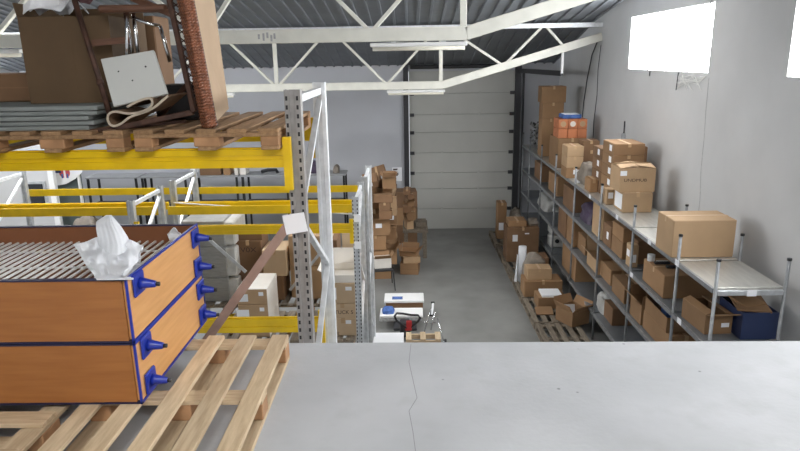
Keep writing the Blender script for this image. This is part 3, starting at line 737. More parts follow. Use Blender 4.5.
# big carton with the orange boxes
Yb = 13.5; a = gy(556, 165, Yb); b = gy(585, 165, Yb); zt = gy(556, 140.5, Yb).z
carton('large plain carton on the top shelf, orange parcels stacked on it', 3.215, Yb+.28, 2.451, .62, .85, zt-2.451, m='card', group=SG)
rows = [((557,568),(569.5,580.5),(582,588)),((555.5,564),(564,570),(570,579.5),(580,588.5))]
zrow = zt
OG = 'orange red parcels on the large carton'
ow = .20
for r_ in range(2):
    for k in range(3):
        hh = .20
        x0 = 3.22 + k*.206; lab = ('left','middle','right')[k] + (' one of the lower row' if r_ == 0 else ' one of the upper row')
        t = carton('orange red parcel, %s, on the large plain carton' % lab, x0, Yb+.33, zrow+r_*.205+.002, ow, .5, hh, m='cardo', group=OG, tape=None)
        if r_ == 1: MB().tube([(0,-.2502,hh/2),(0,-.256,hh/2)], .06, 14).build('round_label', 'cardw' if k == 1 else 'cardl', t)
o = MB().box(3.32, Yb+.40, zrow+.414, 3.72, Yb+.8, zrow+.50); o = o.build('printed_packet', 'bluecloth', origin=(3.52, Yb+.6, zrow+.414), bevel=.01)
tag(o, 'blue and white printed packet on top of the orange parcels', 'packet')
MB().box(-.16, -.19, .087, .16, .16, .095).build('white_sleeve', 'paper', o)
# tall cartons at the far end
Yt = 15.50; xs = 3.215
zA = gy(540, 119, Yt).z; zB = gy(540, 103, Yt).z; zC = gy(540, 86.5, Yt).z
carton('carton column base at the far end of the top shelf', xs, Yt, 2.451, .42, .45, zA-2.453, m='card', group=SG, stickers=(('f',.8,.25,.06,.12),))
carton('square carton in the middle of the far carton column', xs, Yt, zA, .50, .45, zB-zA-.002, m='card', group=SG)
carton('wide carton crowning the far carton column', xs-.04, Yt, zB, .58, .45, zC-zB, m='card', group=SG)
carton('carton beside the far column base, behind the orange parcels', xs+.24+.2, Yt, 2.451, .26, .45, .9, m='cardd', group=SG) if False else None
# speckled bundles of offcuts
random.seed(11); q = MB(); q2 = MB()
for k in range(230):
    y = random.uniform(16.1, 17.5); z = 2.52 + random.random()*.60; x = 3.30 + random.random()*.48
    (q if random.random() < .6 else q2).tube([(x, y, z), (x+random.uniform(-.05,.05), y+random.uniform(.06,.12), z+random.uniform(-.06,.06))], random.uniform(.018,.035), 6)
o = q.build('pipe_offcuts', 'greyb', origin=(3.5,16,2.47)); tag(o, 'speckled heap of grey pipe offcuts at the far end of the top shelf', 'offcuts', kind='stuff')
p = q2.build('dark_offcuts', 'black'); 
for v in p.data.vertices: v.co -= Vector((3.5,16,2.47))
p.parent = o

S3 = 'cartons on the second shelf from the top'
carton('open carton beside the navy crate, nearest on the shelf below the top', 3.235, 6.60, 1.801, .31, .52, .23, m='card', rz=R(4), open_=True, flaps=(160,14,None,20), group=S3, fl=.6, stickers=(('f',.75,.45,.09,.05),))
bpy.data.objects
t = thing('plastic_crate', 'navy blue plastic crate with scrap cardboard on it, at the near shelf end', 'crate', (3.74, 6.66, 1.801), world=True)
q = MB(); q.box(3.585,6.45,1.801,3.985,6.98,1.82)
q.box(3.585,6.45,1.82,3.985,6.462,2.10); q.box(3.585,6.968,1.82,3.985,6.98,2.10); q.box(3.585,6.462,1.82,3.597,6.968,2.10); q.box(3.973,6.462,1.82,3.985,6.968,2.10); q.build('crate_body', 'navy', t)
MB().box(3.575,6.44,2.085,3.995,6.452,2.115).build('rim', 'navy', t)
for k, (z, rx, w, d, x, y) in enumerate(((2.117,2,.34,.50,3.78,6.72),(2.15,9,.26,.42,3.74,6.80))):
    o = MB().box(-w/2,-d/2,0,w/2,d/2,.02, Matrix.Translation((x,y,z)) @ Matrix.Rotation(R(rx),4,'X') @ Matrix.Rotation(R(-14+30*k),4,'Z')).build('cardboard_piece', 'card', origin=(x,y,z))
    tag(o, ('flattened piece of cardboard lying directly on the navy crate','bent scrap of cardboard lying uppermost on the navy crate')[k], 'cardboard')
sbox('long carton on the second shelf, littered with small parts, behind the second post', 2, 663.5, 643, 279, 3.215, .64, h=.31, m='card', group=S3, tape='x')
o = MB().tube([(3.27,8.3,2.113),(3.27,8.3,2.20)], .05, 14).build('tin_can', 'galvl', origin=(3.27,8.3,2.113), smooth=False); tag(o, 'small silver tin standing on the littered long carton', 'tin')
for k, (x, y, l, m_) in enumerate(((3.35,7.95,.22,'dark'),(3.30,8.15,.16,'white'),(3.26,8.12,.2,'dark'))):
    o = MB().box(x,y,2.113,x+l,y+.06,2.145).build('hand_tool', m_, origin=(x,y,2.113), bevel=.006); tag(o, ('dark bar tool at the near end of the littered long carton','white small part lying on the far corner of the littered carton','dark tool lying right by the tin on the littered carton')[k], 'tool')
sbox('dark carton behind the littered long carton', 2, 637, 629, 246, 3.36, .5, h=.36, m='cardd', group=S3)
sbox('narrow carton with white labels on the second shelf, next to the third post', 2, 630, 626, 243, 3.21, .12, h=.34, m='cardl', group=S3, stickers=(('l',.5,.6,.12,.1),('f',.5,.4,.06,.12)))
sbox('lower carton of the two tier pair between third and fourth posts', 2, 622, 611.5, 238, 3.215, .5, h=.27, m='card', group=S3)
c = sbox('upper carton of the two tier pair between third and fourth posts', 2, 622, 611.5, 227, 3.215, .5, h=.22, m='card', group=S3); c.location.z += .272
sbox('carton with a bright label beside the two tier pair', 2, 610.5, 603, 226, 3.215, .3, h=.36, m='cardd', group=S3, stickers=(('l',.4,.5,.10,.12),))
sbox('tall tan carton standing at the fourth post on the second shelf', 2, 602, 592, 201, 3.215, .40, h=.56, m='cardl', group=S3)
def slump(name, label, cat, lv, xn, xf, X0, w, h, m, seed, **k):
    z = LV[lv]; yn, yf = sY(xn, X0, z+.15), sY(xf, X0, z+.15); return lump(name, label, cat, X0, yn, z+.001, w, yf-yn, h, m, seed, **k)
slump('plastic_bag', 'dark plum plastic bag sagging on the second shelf behind the tan carton', 'bag', 2, 588, 575, 3.24, .5, .34, 'darkbag', 4)
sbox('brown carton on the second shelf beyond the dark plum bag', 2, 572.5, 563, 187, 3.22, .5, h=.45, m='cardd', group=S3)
sbox('olive shaded carton on the second shelf under the large plain carton', 2, 557, 548.5, 171, 3.26, .5, h=.44, m='card', group=S3)
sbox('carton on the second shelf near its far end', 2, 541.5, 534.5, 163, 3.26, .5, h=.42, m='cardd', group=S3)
S2 = 'cartons on the third shelf from the top'
sbox('lower stacked carton on the third shelf by the second post', 1, 668, 643, 325, 3.22, .45, h=.26, m='card', group=S2)
c = sbox('upper stacked carton on the third shelf, blue cloth in it', 1, 665, 644, 313, 3.22, .45, h=.20, m='card', group=S2, open_=True, flaps=(None,100,100,None), fl=.5); c.location.z += .262
yy = sY(655, 3.3, 1.6)
lump('blue_cloth', 'crumpled blue cloth in the upper stacked carton of the third shelf', 'cloth', 3.27, c.location.y-.2, c.location.z+.012, .3, .35, .27, 'bluecloth', 6)
sbox('open carton with a flap hanging into the aisle on the third shelf', 1, 641, 630, 300, 3.21, .4, h=.30, m='card', group=S2, open_=True, flaps=(100,95,100,140), fl=.6)
sbox('brown carton on the third shelf, nearest to the third post', 1, 624, 612, 270, 3.23, .45, h=.28, m='card', group=S2)
sbox('squat carton on the third shelf behind the third post', 1, 610.5, 600.5, 266, 3.27, .4, h=.27, m='card', group=S2)
sbox('carton with a lifted side flap on the third shelf, near the fourth post', 1, 597.5, 587, 252, 3.22, .4, h=.25, m='cardl', group=S2, open_=True, flaps=(115,100,110,140), fl=.8)
sbox('greyish carton with dark seams on the third shelf', 1, 585, 577, 233, 3.3, .4, h=.33, m='card', group=S2)
sbox('tall brown carton on the third shelf, right one of two', 1, 573.5, 566.5, 213, 3.22, .45, h=.60, m='card', group=S2)
sbox('tall brown carton on the third shelf, left one of two', 1, 565.5, 558, 208, 3.22, .45, h=.60, m='cardd', group=S2)
slump('plastic_bag', 'pale grey bag on the third shelf at its far half', 'bag', 1, 545, 533, 3.24, .5, .34, 'film', 8)
S1 = 'cartons on the lowest shelf'
sbox('upright carton on the lowest shelf behind the pallets', 0, 575, 562, 252, 3.23, .45, h=.56, m='card', group=S1)
slump('plastic_bag', 'white bag lying on the lowest shelf between third and fourth posts', 'bag', 0, 603, 591, 3.26, .4, .30, 'film', 9)
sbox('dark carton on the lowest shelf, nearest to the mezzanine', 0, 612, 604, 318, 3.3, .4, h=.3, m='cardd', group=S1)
for k in range(2):
    z = .502 + k*.31; y = sY(553, 3.3, .7)
    t = thing('canister', ('lower','upper')[k] + ' white canister with a dark opening, stacked on the lowest shelf', 'canister', (3.42, y+.2, z), group='white canisters on the lowest shelf')
    MB().box(-.18,-.18,0,.18,.18,.29).build('canister_body', 'film', t, bevel=.04)
    MB().tube([(-.02,-.178,.17),(-.02,-.19,.17)], .05, 14).build('opening', 'slot', t)

# ------------------------------------------------------------------ pallets and cartons on the floor before the shelving
FG = 'floor pallets in front of the shelving'
PX = gz(541, 335, .144).x
for k, y in enumerate((9.55, 10.80, 12.05, 13.35, 14.65, 15.95)):
    pallet('weathered pallet on the floor before the shelving, %s' % ('nearest, under the open carton','second, under the wide low carton','third, under the white film roll','fourth, under the big dark carton','fifth, behind the big dark carton','farthest, next to the door')[k], PX - .012*k, y, 0, .78, 1.2, 'y', 5, .095, m='paldk', mx_='paldk', mb='paldk', group=FG)
PZ = .146
FC = 'cartons on the floor pallets'
c = gz(572, 321, PZ)
carton('open carton with white foam inside on the nearest floor pallet', c.x-.20, c.y-.22, PZ, .40, .44, .27, rz=R(28), m='card', open_=True, flaps=(128,122,118,120), fl=.75, group=FC)
o = MB().box(-.10,-.03,0,.10,.03,.30, Matrix.Rotation(R(-18),4,'X') @ Matrix.Rotation(R(20),4,'Z')).build('foam_block', 'whitepl'); o.location = (c.x-.05, c.y-.02, PZ+.011); tag(o, 'upright white foam block inside the open carton on the pallet', 'foam')
t = fbox('carton full of printed papers behind the open carton', (538, 309), 566, 298, PZ, .42, m='card', group=FC, tape=None)
MB().box(-.19,-.19,t.children[0].dimensions.z+.001,.19,.19,t.children[0].dimensions.z+.04).build('paper_stack', 'paper', t)
q = gz(534, 313, PZ)
o = MB().box(-.16,-.10,0,.16,.10,.02, Matrix.Rotation(R(24),4,'X')).build('cardboard_piece', 'card'); o.location = (q.x+.18, q.y-.02, PZ+.045); tag(o, 'ragged cardboard scrap leaning on the paper filled carton', 'cardboard')
t = fbox('wide low carton on the second floor pallet, another carton on it', (524, 297), 562, 281.5, PZ, .45, m='card', group=FC)
zt = PZ + t.children[0].dimensions.z + .002; ty = t.location.y
t = fbox('long carton lying across the wide low carton', (528, 282), 553, 271, zt, .34, m='cardl', group=FC)
t.location.y = ty + .02
lump('rag_heap', 'heap of grey brown rags behind the long carton of the second pallet', 'rags', PX+.06, ty+.30, PZ, .6, .40, .72, 'greybag', 12)
c = gz(521.5, 281, PZ)
t = thing('film_roll', 'white roll of stretch film standing on the third floor pallet', 'roll', (c.x, max(c.y, ty+.42), PZ))
MB().tube([(0,0,0),(0,0,.78)], .085, 20).build('film_core', 'foam', t, smooth=True)
MB().grid(lambda u, v: (-.09-.05*v*math.sin(u*3)-.02, -.06+.10*u, .60-.60*v), 8, 10).build('loose_film', 'foam', t, solid=.004)
carton('dark carton right of the film roll on the third pallet', PX+.32, t.location.y+.05, PZ, .40, .42, .50, m='cardd', group=FC)
t = fbox('big dark carton on the fourth floor pallet, white tape remains on its front', (506.5, 262), 538, 228, PZ, .6, m='cardd', group=FC, stickers=(('f',.25,.70,.12,.16),('f',.62,.83,.10,.03)))
zt = PZ + t.children[0].dimensions.z + .002
carton('flat carton lying on the big dark carton', t.location.x-.33, t.location.y-.2, zt, .42, .42, .14, m='card', group=FC)
lump('plastic_bag', 'grey bag lying on the big dark carton beside the flat carton', 'bag', t.location.x+.12, t.location.y-.2, zt, .30, .42, .16, 'greybag', 14)
yb_ = t.location.y + .36
lump('plastic_bag', 'bulky grey bag behind the big dark carton', 'bag', PX+.05, yb_, PZ, .62, .5, .95, 'greybag', 17)
t = fbox('tall upright carton with white labels beside the door', (497, 239), 506, 203, PZ, .35, m='card', group=FC, stickers=(('f',.5,.35,.16,.2),))
lump('plastic_bag', 'grey brown sack beside the tall upright carton by the door', 'bag', t.location.x+.19, t.location.y-.12, PZ, .40, .55, .80, 'greybag', 15)

# ------------------------------------------------------------------ goods on the lowest level of the double rack
LZ = 1.212
DG = 'pallets on the lowest level of the double rack'
pallet('pallet at the right end of the double rack under the marked carton column', -1.56, 7.50, LZ, .82, 1.0, 'y', 6, .10, m='paldk', mx_='paldk', mb='palbl', group=DG)
pallet('pallet on the double rack under the pair of white topped cartons', -2.50, 7.50, LZ, .86, 1.0, 'y', 6, .10, m='paldk', mx_='paldk', mb='palbl', group=DG)
pallet('pallet on the back row of the double rack under the grey wrapped stacks', -3.2, 8.735, LZ, 1.0, 1.085, 'y', 6, .10, m='paldk', mx_='paldk', mb='palbl', group=DG)
pallet('pallet on the back row of the double rack under the brown cartons', -2.1, 8.735, LZ, 1.2, 1.085, 'y', 7, .10, m='paldk', mx_='paldk', mb='palbl', group=DG)
BZ = LZ + .146
CG = 'cartons on the double rack'
Y1 = 7.62
a = gy(334, 320, Y1); b = gy(356.5, 320, Y1)
z1 = gy(345, 318, Y1).z; z2 = gy(345, 303.5, Y1).z; z3 = gy(345, 278, Y1).z
x0 = a.x - .06; w = b.x - x0
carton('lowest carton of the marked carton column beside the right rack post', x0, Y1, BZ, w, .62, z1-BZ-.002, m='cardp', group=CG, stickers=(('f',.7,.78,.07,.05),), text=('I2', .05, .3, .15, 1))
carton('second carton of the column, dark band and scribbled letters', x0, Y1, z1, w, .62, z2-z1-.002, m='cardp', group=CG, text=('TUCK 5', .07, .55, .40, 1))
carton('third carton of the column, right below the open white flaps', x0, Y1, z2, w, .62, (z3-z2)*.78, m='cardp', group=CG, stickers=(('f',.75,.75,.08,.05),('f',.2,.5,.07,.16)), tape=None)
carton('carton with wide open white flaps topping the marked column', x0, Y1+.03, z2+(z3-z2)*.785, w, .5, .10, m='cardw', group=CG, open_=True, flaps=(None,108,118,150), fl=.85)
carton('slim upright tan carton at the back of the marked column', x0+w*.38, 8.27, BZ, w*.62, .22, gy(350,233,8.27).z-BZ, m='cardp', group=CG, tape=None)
a = gy(236.5, 289.5, 7.60); b = gy(266.5, 289.5, 7.60); h2 = a.z
zz = (BZ + .0, BZ + (h2-BZ)*.36, BZ + (h2-BZ)*.68, h2)
for i in range(3):
    t = carton('%s carton of the white topped stack in front of the brown steel bar' % ('lowest','middle','top')[i], a.x, 7.60, zz[i]+.001, b.x-a.x, .62, zz[i+1]-zz[i]-.002, m='cardl', group=CG, stickers=(('f',.8,.7,.06,.05),('f',.15,.45,.16,.10)) if i > 0 else (), tape=None)
    MB().box((b.x-a.x)/2, -.31, .0, (b.x-a.x)/2+.003, .31, zz[i+1]-zz[i]-.004).build('white_side', 'cardw', t)
    if i == 2: MB().box(-(b.x-a.x)/2, -.31, zz[3]-zz[2]-.003, (b.x-a.x)/2, .31, zz[3]-zz[2]+.001).build('white_top', 'cardw', t)
WG = 'grey wrapped stacks on the double rack'
Yg = 8.86; xl = gy(183, 270, Yg).x; xr = gy(233, 270, Yg).x
zg = [BZ, gy(210,278,Yg).z, gy(210,247,Yg).z, gy(210,221,Yg).z]
for i in range(3):
    if zg[i+1]-zg[i] < .05: continue
    t = thing('wrapped_stack', '%s grey wrapped stack of sheets behind the blue cabinet feet' % ('lowest','middle','top')[i], 'stack', ((xl+xr)/2, Yg+.35, zg[i]+.002), group=WG)
    hw = (xr-xl)/2; hh = zg[i+1]-zg[i]-.004
    MB().box(-hw+.02*i, -.35, 0, hw-.08, .35, hh).build('sheet_stack', 'wrapg', t, bevel=.012)
    MB().box(hw-.10, -.33, .01, hw+.06, .34, hh-.02).build('milky_film', 'film', t, bevel=.02)
Y2 = 8.95
def yb2(label, xl, xr, yt, yb_, Y=Y2, d=.5, **k):
    yb_ = min(yb_, 300); c = gy(xl, yt, Y); z0 = gy(xl, yb_, Y).z if yb_ < 300 else BZ
    a = gy(xl, (yt+yb_)/2, Y); b = gy(xr, (yt+yb_)/2, Y)
    return carton(label, a.x, Y, z0 + .001, b.x-a.x, d, c.z-z0-.002, group=CG, **k)
yb2('dark carton supporting the pale plain carton right of the brown steel bar', 267, 284, 277, 999, m='cardd', Y=8.90)
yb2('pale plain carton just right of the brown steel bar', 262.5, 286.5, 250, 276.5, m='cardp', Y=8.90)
yb2('dark carton with black printed letters behind the brown steel bar', 236, 263, 241, 999, m='cardd', Y=9.05, text=('V0X', .11, .52, .84, 1.2))
yb2('dark cardboard lid lying askew on the lettered dark carton', 236, 262, 234, 240.6, m='cardd', Y=9.08, d=.4, tape=None)
yb2('brown carton behind the slotted rack post', 290, 304, 236, 999, m='cardl', Y=9.0)
yb2('lower brown carton seen between the two posts of the front frame', 305.5, 322, 266, 999, m='cardl', Y=8.95)
yb2('upper brown carton seen between the two posts of the front frame', 305.5, 322, 236, 265.5, m='cardl', Y=8.95)
yb2('carton standing behind the white topped post of the front frame', 324, 338, 240, 999, m='cardd', Y=8.95)
# things on the upper level of the double rack
UZ = 2.917
GG = 'small cartons on the upper level of the double rack'

# ------------------------------------------------------------------ black racks with grey tops along the far wall
zb = gy(100, 177.5, 16.5).z
BG = 'black framed tables along the far wall'
xs = [gy(p, 180, 16.5).x for p in (84, 138.5, 188, 239.5, 290, 347)]
for k in range(5):
    x0, x1 = xs[k]+.03, xs[k+1]-.03
    t = thing('steel_table', 'tall black framed table with grey top by the far wall, %s from the left' % ('first','second','third','fourth','fifth')[k], 'table', ((x0+x1)/2, 17.0, 0), group=BG, world=True)
    MB().box(x0, 16.5, zb-.04, x1, 17.15, zb).build('table_top', 'benchtop', t, bevel=.004)
    MB().box(x0+.02, 16.55, zb-.80, x1-.02, 17.10, zb-.76).build('lower_shelf', 'dark', t)
    for x in (x0+.03, x1-.08):
        for y in (16.51, 17.09): MB().box(x, y, 0, x+.05, y+.05, zb-.04).build('leg', 'black', t)
def tb(label, xl, xr, yt, m, Y=16.6, d=.4, kind='box', **k):
    a = gy(xl, 175, Y); b = gy(xr, 175, Y); c = gy(xl, yt, Y); return carton(label, a.x, Y, zb+.001, b.x-a.x, d, max(.06, c.z-zb), m=m, tape=None, **k)
tb('wide dull grey brown box on the third table by the far wall', 200, 221, 167.5, 'cardd')
tb('small brown box next to the wide one on the far table', 223.5, 230.5, 168, 'card')
tb('small pale box between brown boxes on the far table', 234.5, 238, 167.5, 'cardw')
tb('small white box at the end of the row on the far table', 239.8, 246, 167.5, 'cardw')
o = MB().tube([gy(262,172.5,16.8)+Vector((0,0,.03)), gy(268,171.5,16.7)+Vector((0,0,.04)), gy(276,171,16.8)+Vector((0,0,.03)), gy(278,173,16.9)], .045, 8).build('hose', 'black', origin=gy(270,172,16.8), smooth=True); tag(o, 'black hose piece lying on the fourth table by the far wall', 'hose')
lump('plastic_bag', 'dark sack on the fifth table, seen between the rack posts', 'bag', gy(300,172,16.7).x, 16.65, zb, .55, .5, .34, 'darkbag', 21)
lump('plastic_bag', 'small grey sack at the right end of the fifth table', 'bag', gy(332,172,16.6).x, 16.6, zb, .2, .4, .22, 'greybag', 22)
# dark stuff under the tables
lump('plastic_bag', 'brown grey sack behind the far left edge of the upper cabinet', 'bag', gy(60,224,13.5).x, 13.5, 0, .9, .7, gy(75,216,13.5).z, 'greybag', 23)
lump('plastic_bag', 'mottled brown sack beside the white crumpled film in the distance', 'bag', gy(80,224,13.3).x+.12, 12.6, 0, .7, .6, gy(75,215,13.5).z, 'greybag', 24)

# white cabin, banner and dark shutter at the far left
t = thing('partition', 'white partition with a small dark window at the far left', 'partition', (gy(28,200,14).x-.3, 14.4, 0), world=True)
xr = gy(50, 180, 14.0).x
MB().box(-10.9, 14.0, 0, xr, 14.12, 3.6).build('cabin_wall', 'wall', t)
wa, wb = gy(28, 184, 13.98), gy(46, 204, 13.98)
f = MB().box(wa.x-.05, 13.965, wb.z-.05, wb.x+.05, 13.999, wa.z+.05).build('window_frame', 'galv', t)
sub(MB().box(wa.x, 13.955, wb.z, wb.x, 13.966, wa.z), 'pane', 'tint', f, t)
MB().box(gy(50,180,13.95).x, 13.88, 0, gy(55.5,180,13.95).x, 13.99, 3.6).build('corner_post', 'white', t)
t = thing('dark_shutter', 'dark grey green shutter panel beneath the hanging banner', 'shutter', (gy(68,190,14.35).x, 14.38, 0), world=True)
MB().box(gy(56,190,14.35).x, 14.35, 0, gy(82,190,14.35).x, 14.41, gy(68,177,14.35).z+.25).build('shutter_sheet', 'greendk', t)
MB().box(gy(80.5,190,14.35).x, 14.28, 0, gy(82.5,190,14.35).x, 14.34, gy(68,170,14.35).z+.3).build('side_post', 'white', t)
t = thing('hanging_banner', 'white banner with a round red and blue emblem at the far left', 'banner', gy(66,172,14.25), world=True)
MB().prism([gy(*p, 14.25) for p in ((55,186),(66,184),(75,179),(82,172.5),(84,150),(55,150))], (0,.006,0)).build('banner_cloth', 'white', t)
e0 = gy(64.5, 172.5, 14.25)
for k, (a0, a1, m_) in enumerate(((95,265,'redl'),(-85,85,'redl'))):
    poly = [e0 + Vector((.11*math.cos(R(a))+(.014 if k else -.014), -.004, .125*math.sin(R(a)))) for a in range(a0, a1+1, 10)]
    MB().prism(poly, (0,.004,0)).build('emblem_half', 'redl', t)
for s_ in (-1, 1):
    MB().box(e0.x+s_*.06-.02, e0.y-.008, e0.z-.13, e0.x+s_*.06+.02, e0.y-.003, e0.z-.03).build('emblem_bar', 'bluecloth', t)
MB().box(gy(54.5,170,14.235).x, 14.235, gy(60,173,14.235).z, gy(60.5,170,14.235).x, 14.245, gy(60,165,14.235).z).build('emblem_field', 'navy', t)

# notice on the far wall
t = thing('wall_notice', 'white printed notice on the far wall left of the door', 'notice', gy(397,174,FY), world=True)
a, b = gy(392, 167.5, FY-.01), gy(402, 181, FY-.01)
MB().box(a.x, FY-.015, b.z, b.x, FY-.004, a.z).build('sheet', 'paper', t)
q = MB()
for k, (y, l) in enumerate(((.12,.6),(.16,.5),(.42,.7),(.50,.7),(.58,.6),(.80,.4))):
    q.box(a.x+.03, FY-.018, a.z-(a.z-b.z)*y-.012, a.x+.03+(b.x-a.x-.06)*l, FY-.0155, a.z-(a.z-b.z)*y+.012)
q.build('print', 'ink', t)

# ------------------------------------------------------------------ heap of empty cartons left of the door
HG = 'empty cartons heaped left of the door'
random.seed(21)
# wooden stand that carries the right part of the heap
t = thing('wooden_stand', 'low wooden stand with cartons on it, left of the door', 'stand', (.15, 15.6, 0), world=True)
a, b = gy(398, 231, 15.1), gy(428, 231, 15.1); a.z = .742
a.x = .12-.30
MB().box(a.x, 15.1, a.z-.07, b.x, 16.1, a.z).build('top_board', 'paldk', t)
for x in (a.x+.03, b.x-.12):
    for y in (15.15, 15.95): MB().box(x, y, 0, x+.09, y+.09, a.z-.07).build('leg', 'paldk', t)
STZ = a.z
# (width, depth, height, base point, tilt) of every carton of the two heaps
HEAP = (
 (0.471, 0.531, 0.35, -0.686, 13.895, -0.0, -0.0, 0.0, 0.039),
 (0.504, 0.52, 0.334, -0.56, 13.883, 0.35, -0.0, 0.0, 0.012),
 (0.409, 0.564, 0.261, -0.723, 14.163, 0.204, -1.53, -1.571, 0.0),
 (0.409, 0.583, 0.326, -0.845, 14.758, -0.0, 0.0, 0.0, -0.0),
 (0.42, 0.463, 0.343, -0.577, 14.681, 0.325, 0.001, 0.02, 0.058),
 (0.46, 0.484, 0.339, -0.782, 13.882, 0.684, -0.0, 0.0, 0.048),
 (0.546, 0.533, 0.303, -0.607, 14.784, 0.669, 0.0, 0.02, -0.0),
 (0.454, 0.502, 0.372, -0.689, 13.887, 1.023, -0.0, 0.0, 0.071),
 (0.284, 0.323, 0.19, -0.538, 13.781, 1.395, -0.0, 0.0, -0.0),
 (0.247, 0.297, 0.182, -0.554, 13.769, 1.584, -0.0, 0.0, 0.001),
 (0.335, 0.413, 0.207, -0.468, 13.943, 1.601, -1.571, 0.0, -0.0),
 (0.39, 0.405, 0.121, -0.556, 14.669, 0.971, -0.007, 0.019, -0.36),
 (0.248, 0.355, 0.297, -0.43, 14.458, 1.09, 0.0, 0.02, 0.001),
 (0.406, 0.359, 0.161, -0.687, 14.365, 1.266, -1.23, -1.884, 1.268),
 (0.419, 0.278, 0.172, -0.587, 13.759, 1.766, -0.0, -0.001, 0.0),
 (0.381, 0.286, 0.171, -0.843, 14.359, 1.098, 1.833, -0.883, -1.704),
 (0.324, 0.291, 0.198, -0.827, 14.319, 1.452, 0.062, -0.309, 1.052),
 (0.392, 0.321, 0.226, -0.499, 14.699, 1.252, -1.571, 0.02, -0.0),
 (0.387, 0.346, 0.123, -0.567, 14.927, 1.144, -1.571, 0.02, -0.0),
 (0.347, 0.384, 0.188, -0.834, 14.139, 1.604, 0.286, -0.134, 0.11),
 (0.348, 0.356, 0.142, -0.484, 14.876, 1.412, -0.02, -0.0, -1.571),
 (0.305, 0.366, 0.146, -0.876, 14.202, 1.818, 0.297, -0.107, 0.017),
 (0.427, 0.312, 0.125, -0.553, 14.503, 1.619, -2.929, 0.369, -0.395),
 (0.288, 0.306, 0.29, -0.872, 14.062, 1.948, 0.515, -0.109, 0.022),
 (0.284, 0.406, 0.21, -0.602, 14.101, 1.95, 0.658, 1.571, 0.667),
 (0.29, 0.328, 0.274, -0.446, 13.795, 2.087, 0.04, 0.0, -0.0),
 (0.375, 0.363, 0.295, -0.494, 14.753, 1.736, -1.571, 0.02, -0.002),
 (0.34, 0.311, 0.175, -0.859, 13.842, 2.159, 0.517, -0.097, 0.0),
 (0.401, 0.299, 0.289, -0.526, 14.475, 1.918, -2.855, 0.316, -0.178),
 (0.321, 0.315, 0.189, -0.856, 14.873, 1.21, 0.967, -0.11, -0.158),
 (0.434, 0.339, 0.13, -0.897, 14.856, 1.659, 0.886, -1.719, -0.894),
 (0.301, 0.273, 0.276, -0.451, 13.959, 2.228, -1.571, 0.0, -0.0),
 (0.243, 0.279, 0.149, -0.599, 14.34, 2.039, -0.988, 0.146, 0.302),
 (0.412, 0.353, 0.138, -0.73, 14.604, 2.198, 0.604, -0.29, 0.012),
 (0.168, 0.292, 0.2, -0.03, 15.312, 0.746, 0.0, -0.0, 0.253),
 (0.181, 0.284, 0.187, -0.025, 15.507, 0.875, -1.144, -0.0, -0.0),
 (0.194, 0.208, 0.218, 0.013, 15.321, 0.946, 0.0, 0.0, 0.075),
 (0.191, 0.203, 0.127, -0.009, 15.823, 0.847, -1.571, 0.0, -0.0),
 (0.197, 0.216, 0.171, -0.07, 15.258, 1.164, 0.0, 0.0, -0.0),
 (0.182, 0.207, 0.141, -0.062, 15.663, 0.988, -1.127, 0.0, -0.0),
 (0.169, 0.254, 0.124, -0.047, 15.785, 1.064, -1.144, 0.0, 0.0),
 (0.162, 0.297, 0.201, -0.089, 15.427, 1.158, -1.144, -0.0, 0.0),
 (0.17, 0.204, 0.219, 0.008, 15.61, 1.236, -1.147, 0.052, -0.115),
 (0.163, 0.308, 0.132, 0.028, 15.304, 1.335, 0.0, 0.0, -0.0),
 (0.161, 0.289, 0.126, -0.005, 15.39, 1.467, 0.0, 0.0, 0.255),
 (0.169, 0.334, 0.14, -0.062, 15.386, 1.594, -0.0, 0.0, -0.024),
)
HL = {0: 'brown carton, ninth from the top down the left edge of the heap',
 1: 'open brown carton, twelfth from the top down the right side of the heap',
 5: 'brown carton, eighth from the top down the left edge of the heap',
 6: 'brown carton, eleventh from the top down the right side of the heap',
 7: 'open brown carton, seventh from the top down the left edge of the heap',
 8: 'dark brown carton, eighth from the top down the right side of the heap',
 9: 'dark brown carton, seventh from the top down the right side of the heap',
 10: 'pale tipped carton, sixth from the top down the right side of the heap',
 11: 'brown carton, tenth from the top down the right side of the heap',
 12: 'brown carton, ninth from the top down the right side of the heap',
 14: 'dark brown carton, fifth from the top down the right side of the heap',
 16: 'open pale carton, sixth from the top down the left edge of the heap',
 19: 'open brown carton, fifth from the top down the left edge of the heap',
 23: 'brown tipped carton, fourth from the top down the left edge of the heap',
 24: 'brown tipped carton, second from the top down the right side of the heap',
 25: 'open brown carton, topmost down the right side of the heap',
 26: 'dark brown tipped carton, third from the top down the right side of the heap',
 27: 'dark brown tipped carton, second from the top down the left edge of the heap',
 28: 'pale tipped carton, fourth from the top down the right side of the heap',
 32: 'dark brown tipped carton, third from the top down the left edge of the heap',
 33: 'dark brown tipped carton, topmost down the left edge of the heap',
 34: 'open pale carton, seventh from the top in the pile on the wooden stand',
 36: 'brown carton, sixth from the top in the pile on the wooden stand',
 38: 'dark brown carton, fifth from the top in the pile on the wooden stand',
 41: 'brown tipped carton, fourth from the top in the pile on the wooden stand',
 43: 'open brown carton, third from the top in the pile on the wooden stand',
 44: 'dark brown carton, second from the top in the pile on the wooden stand',
 45: 'dark brown carton, topmost in the pile on the wooden stand'}
TONES = (('card','brown'),('cardl','pale'),('cardd','dark brown'),('card','brown'))
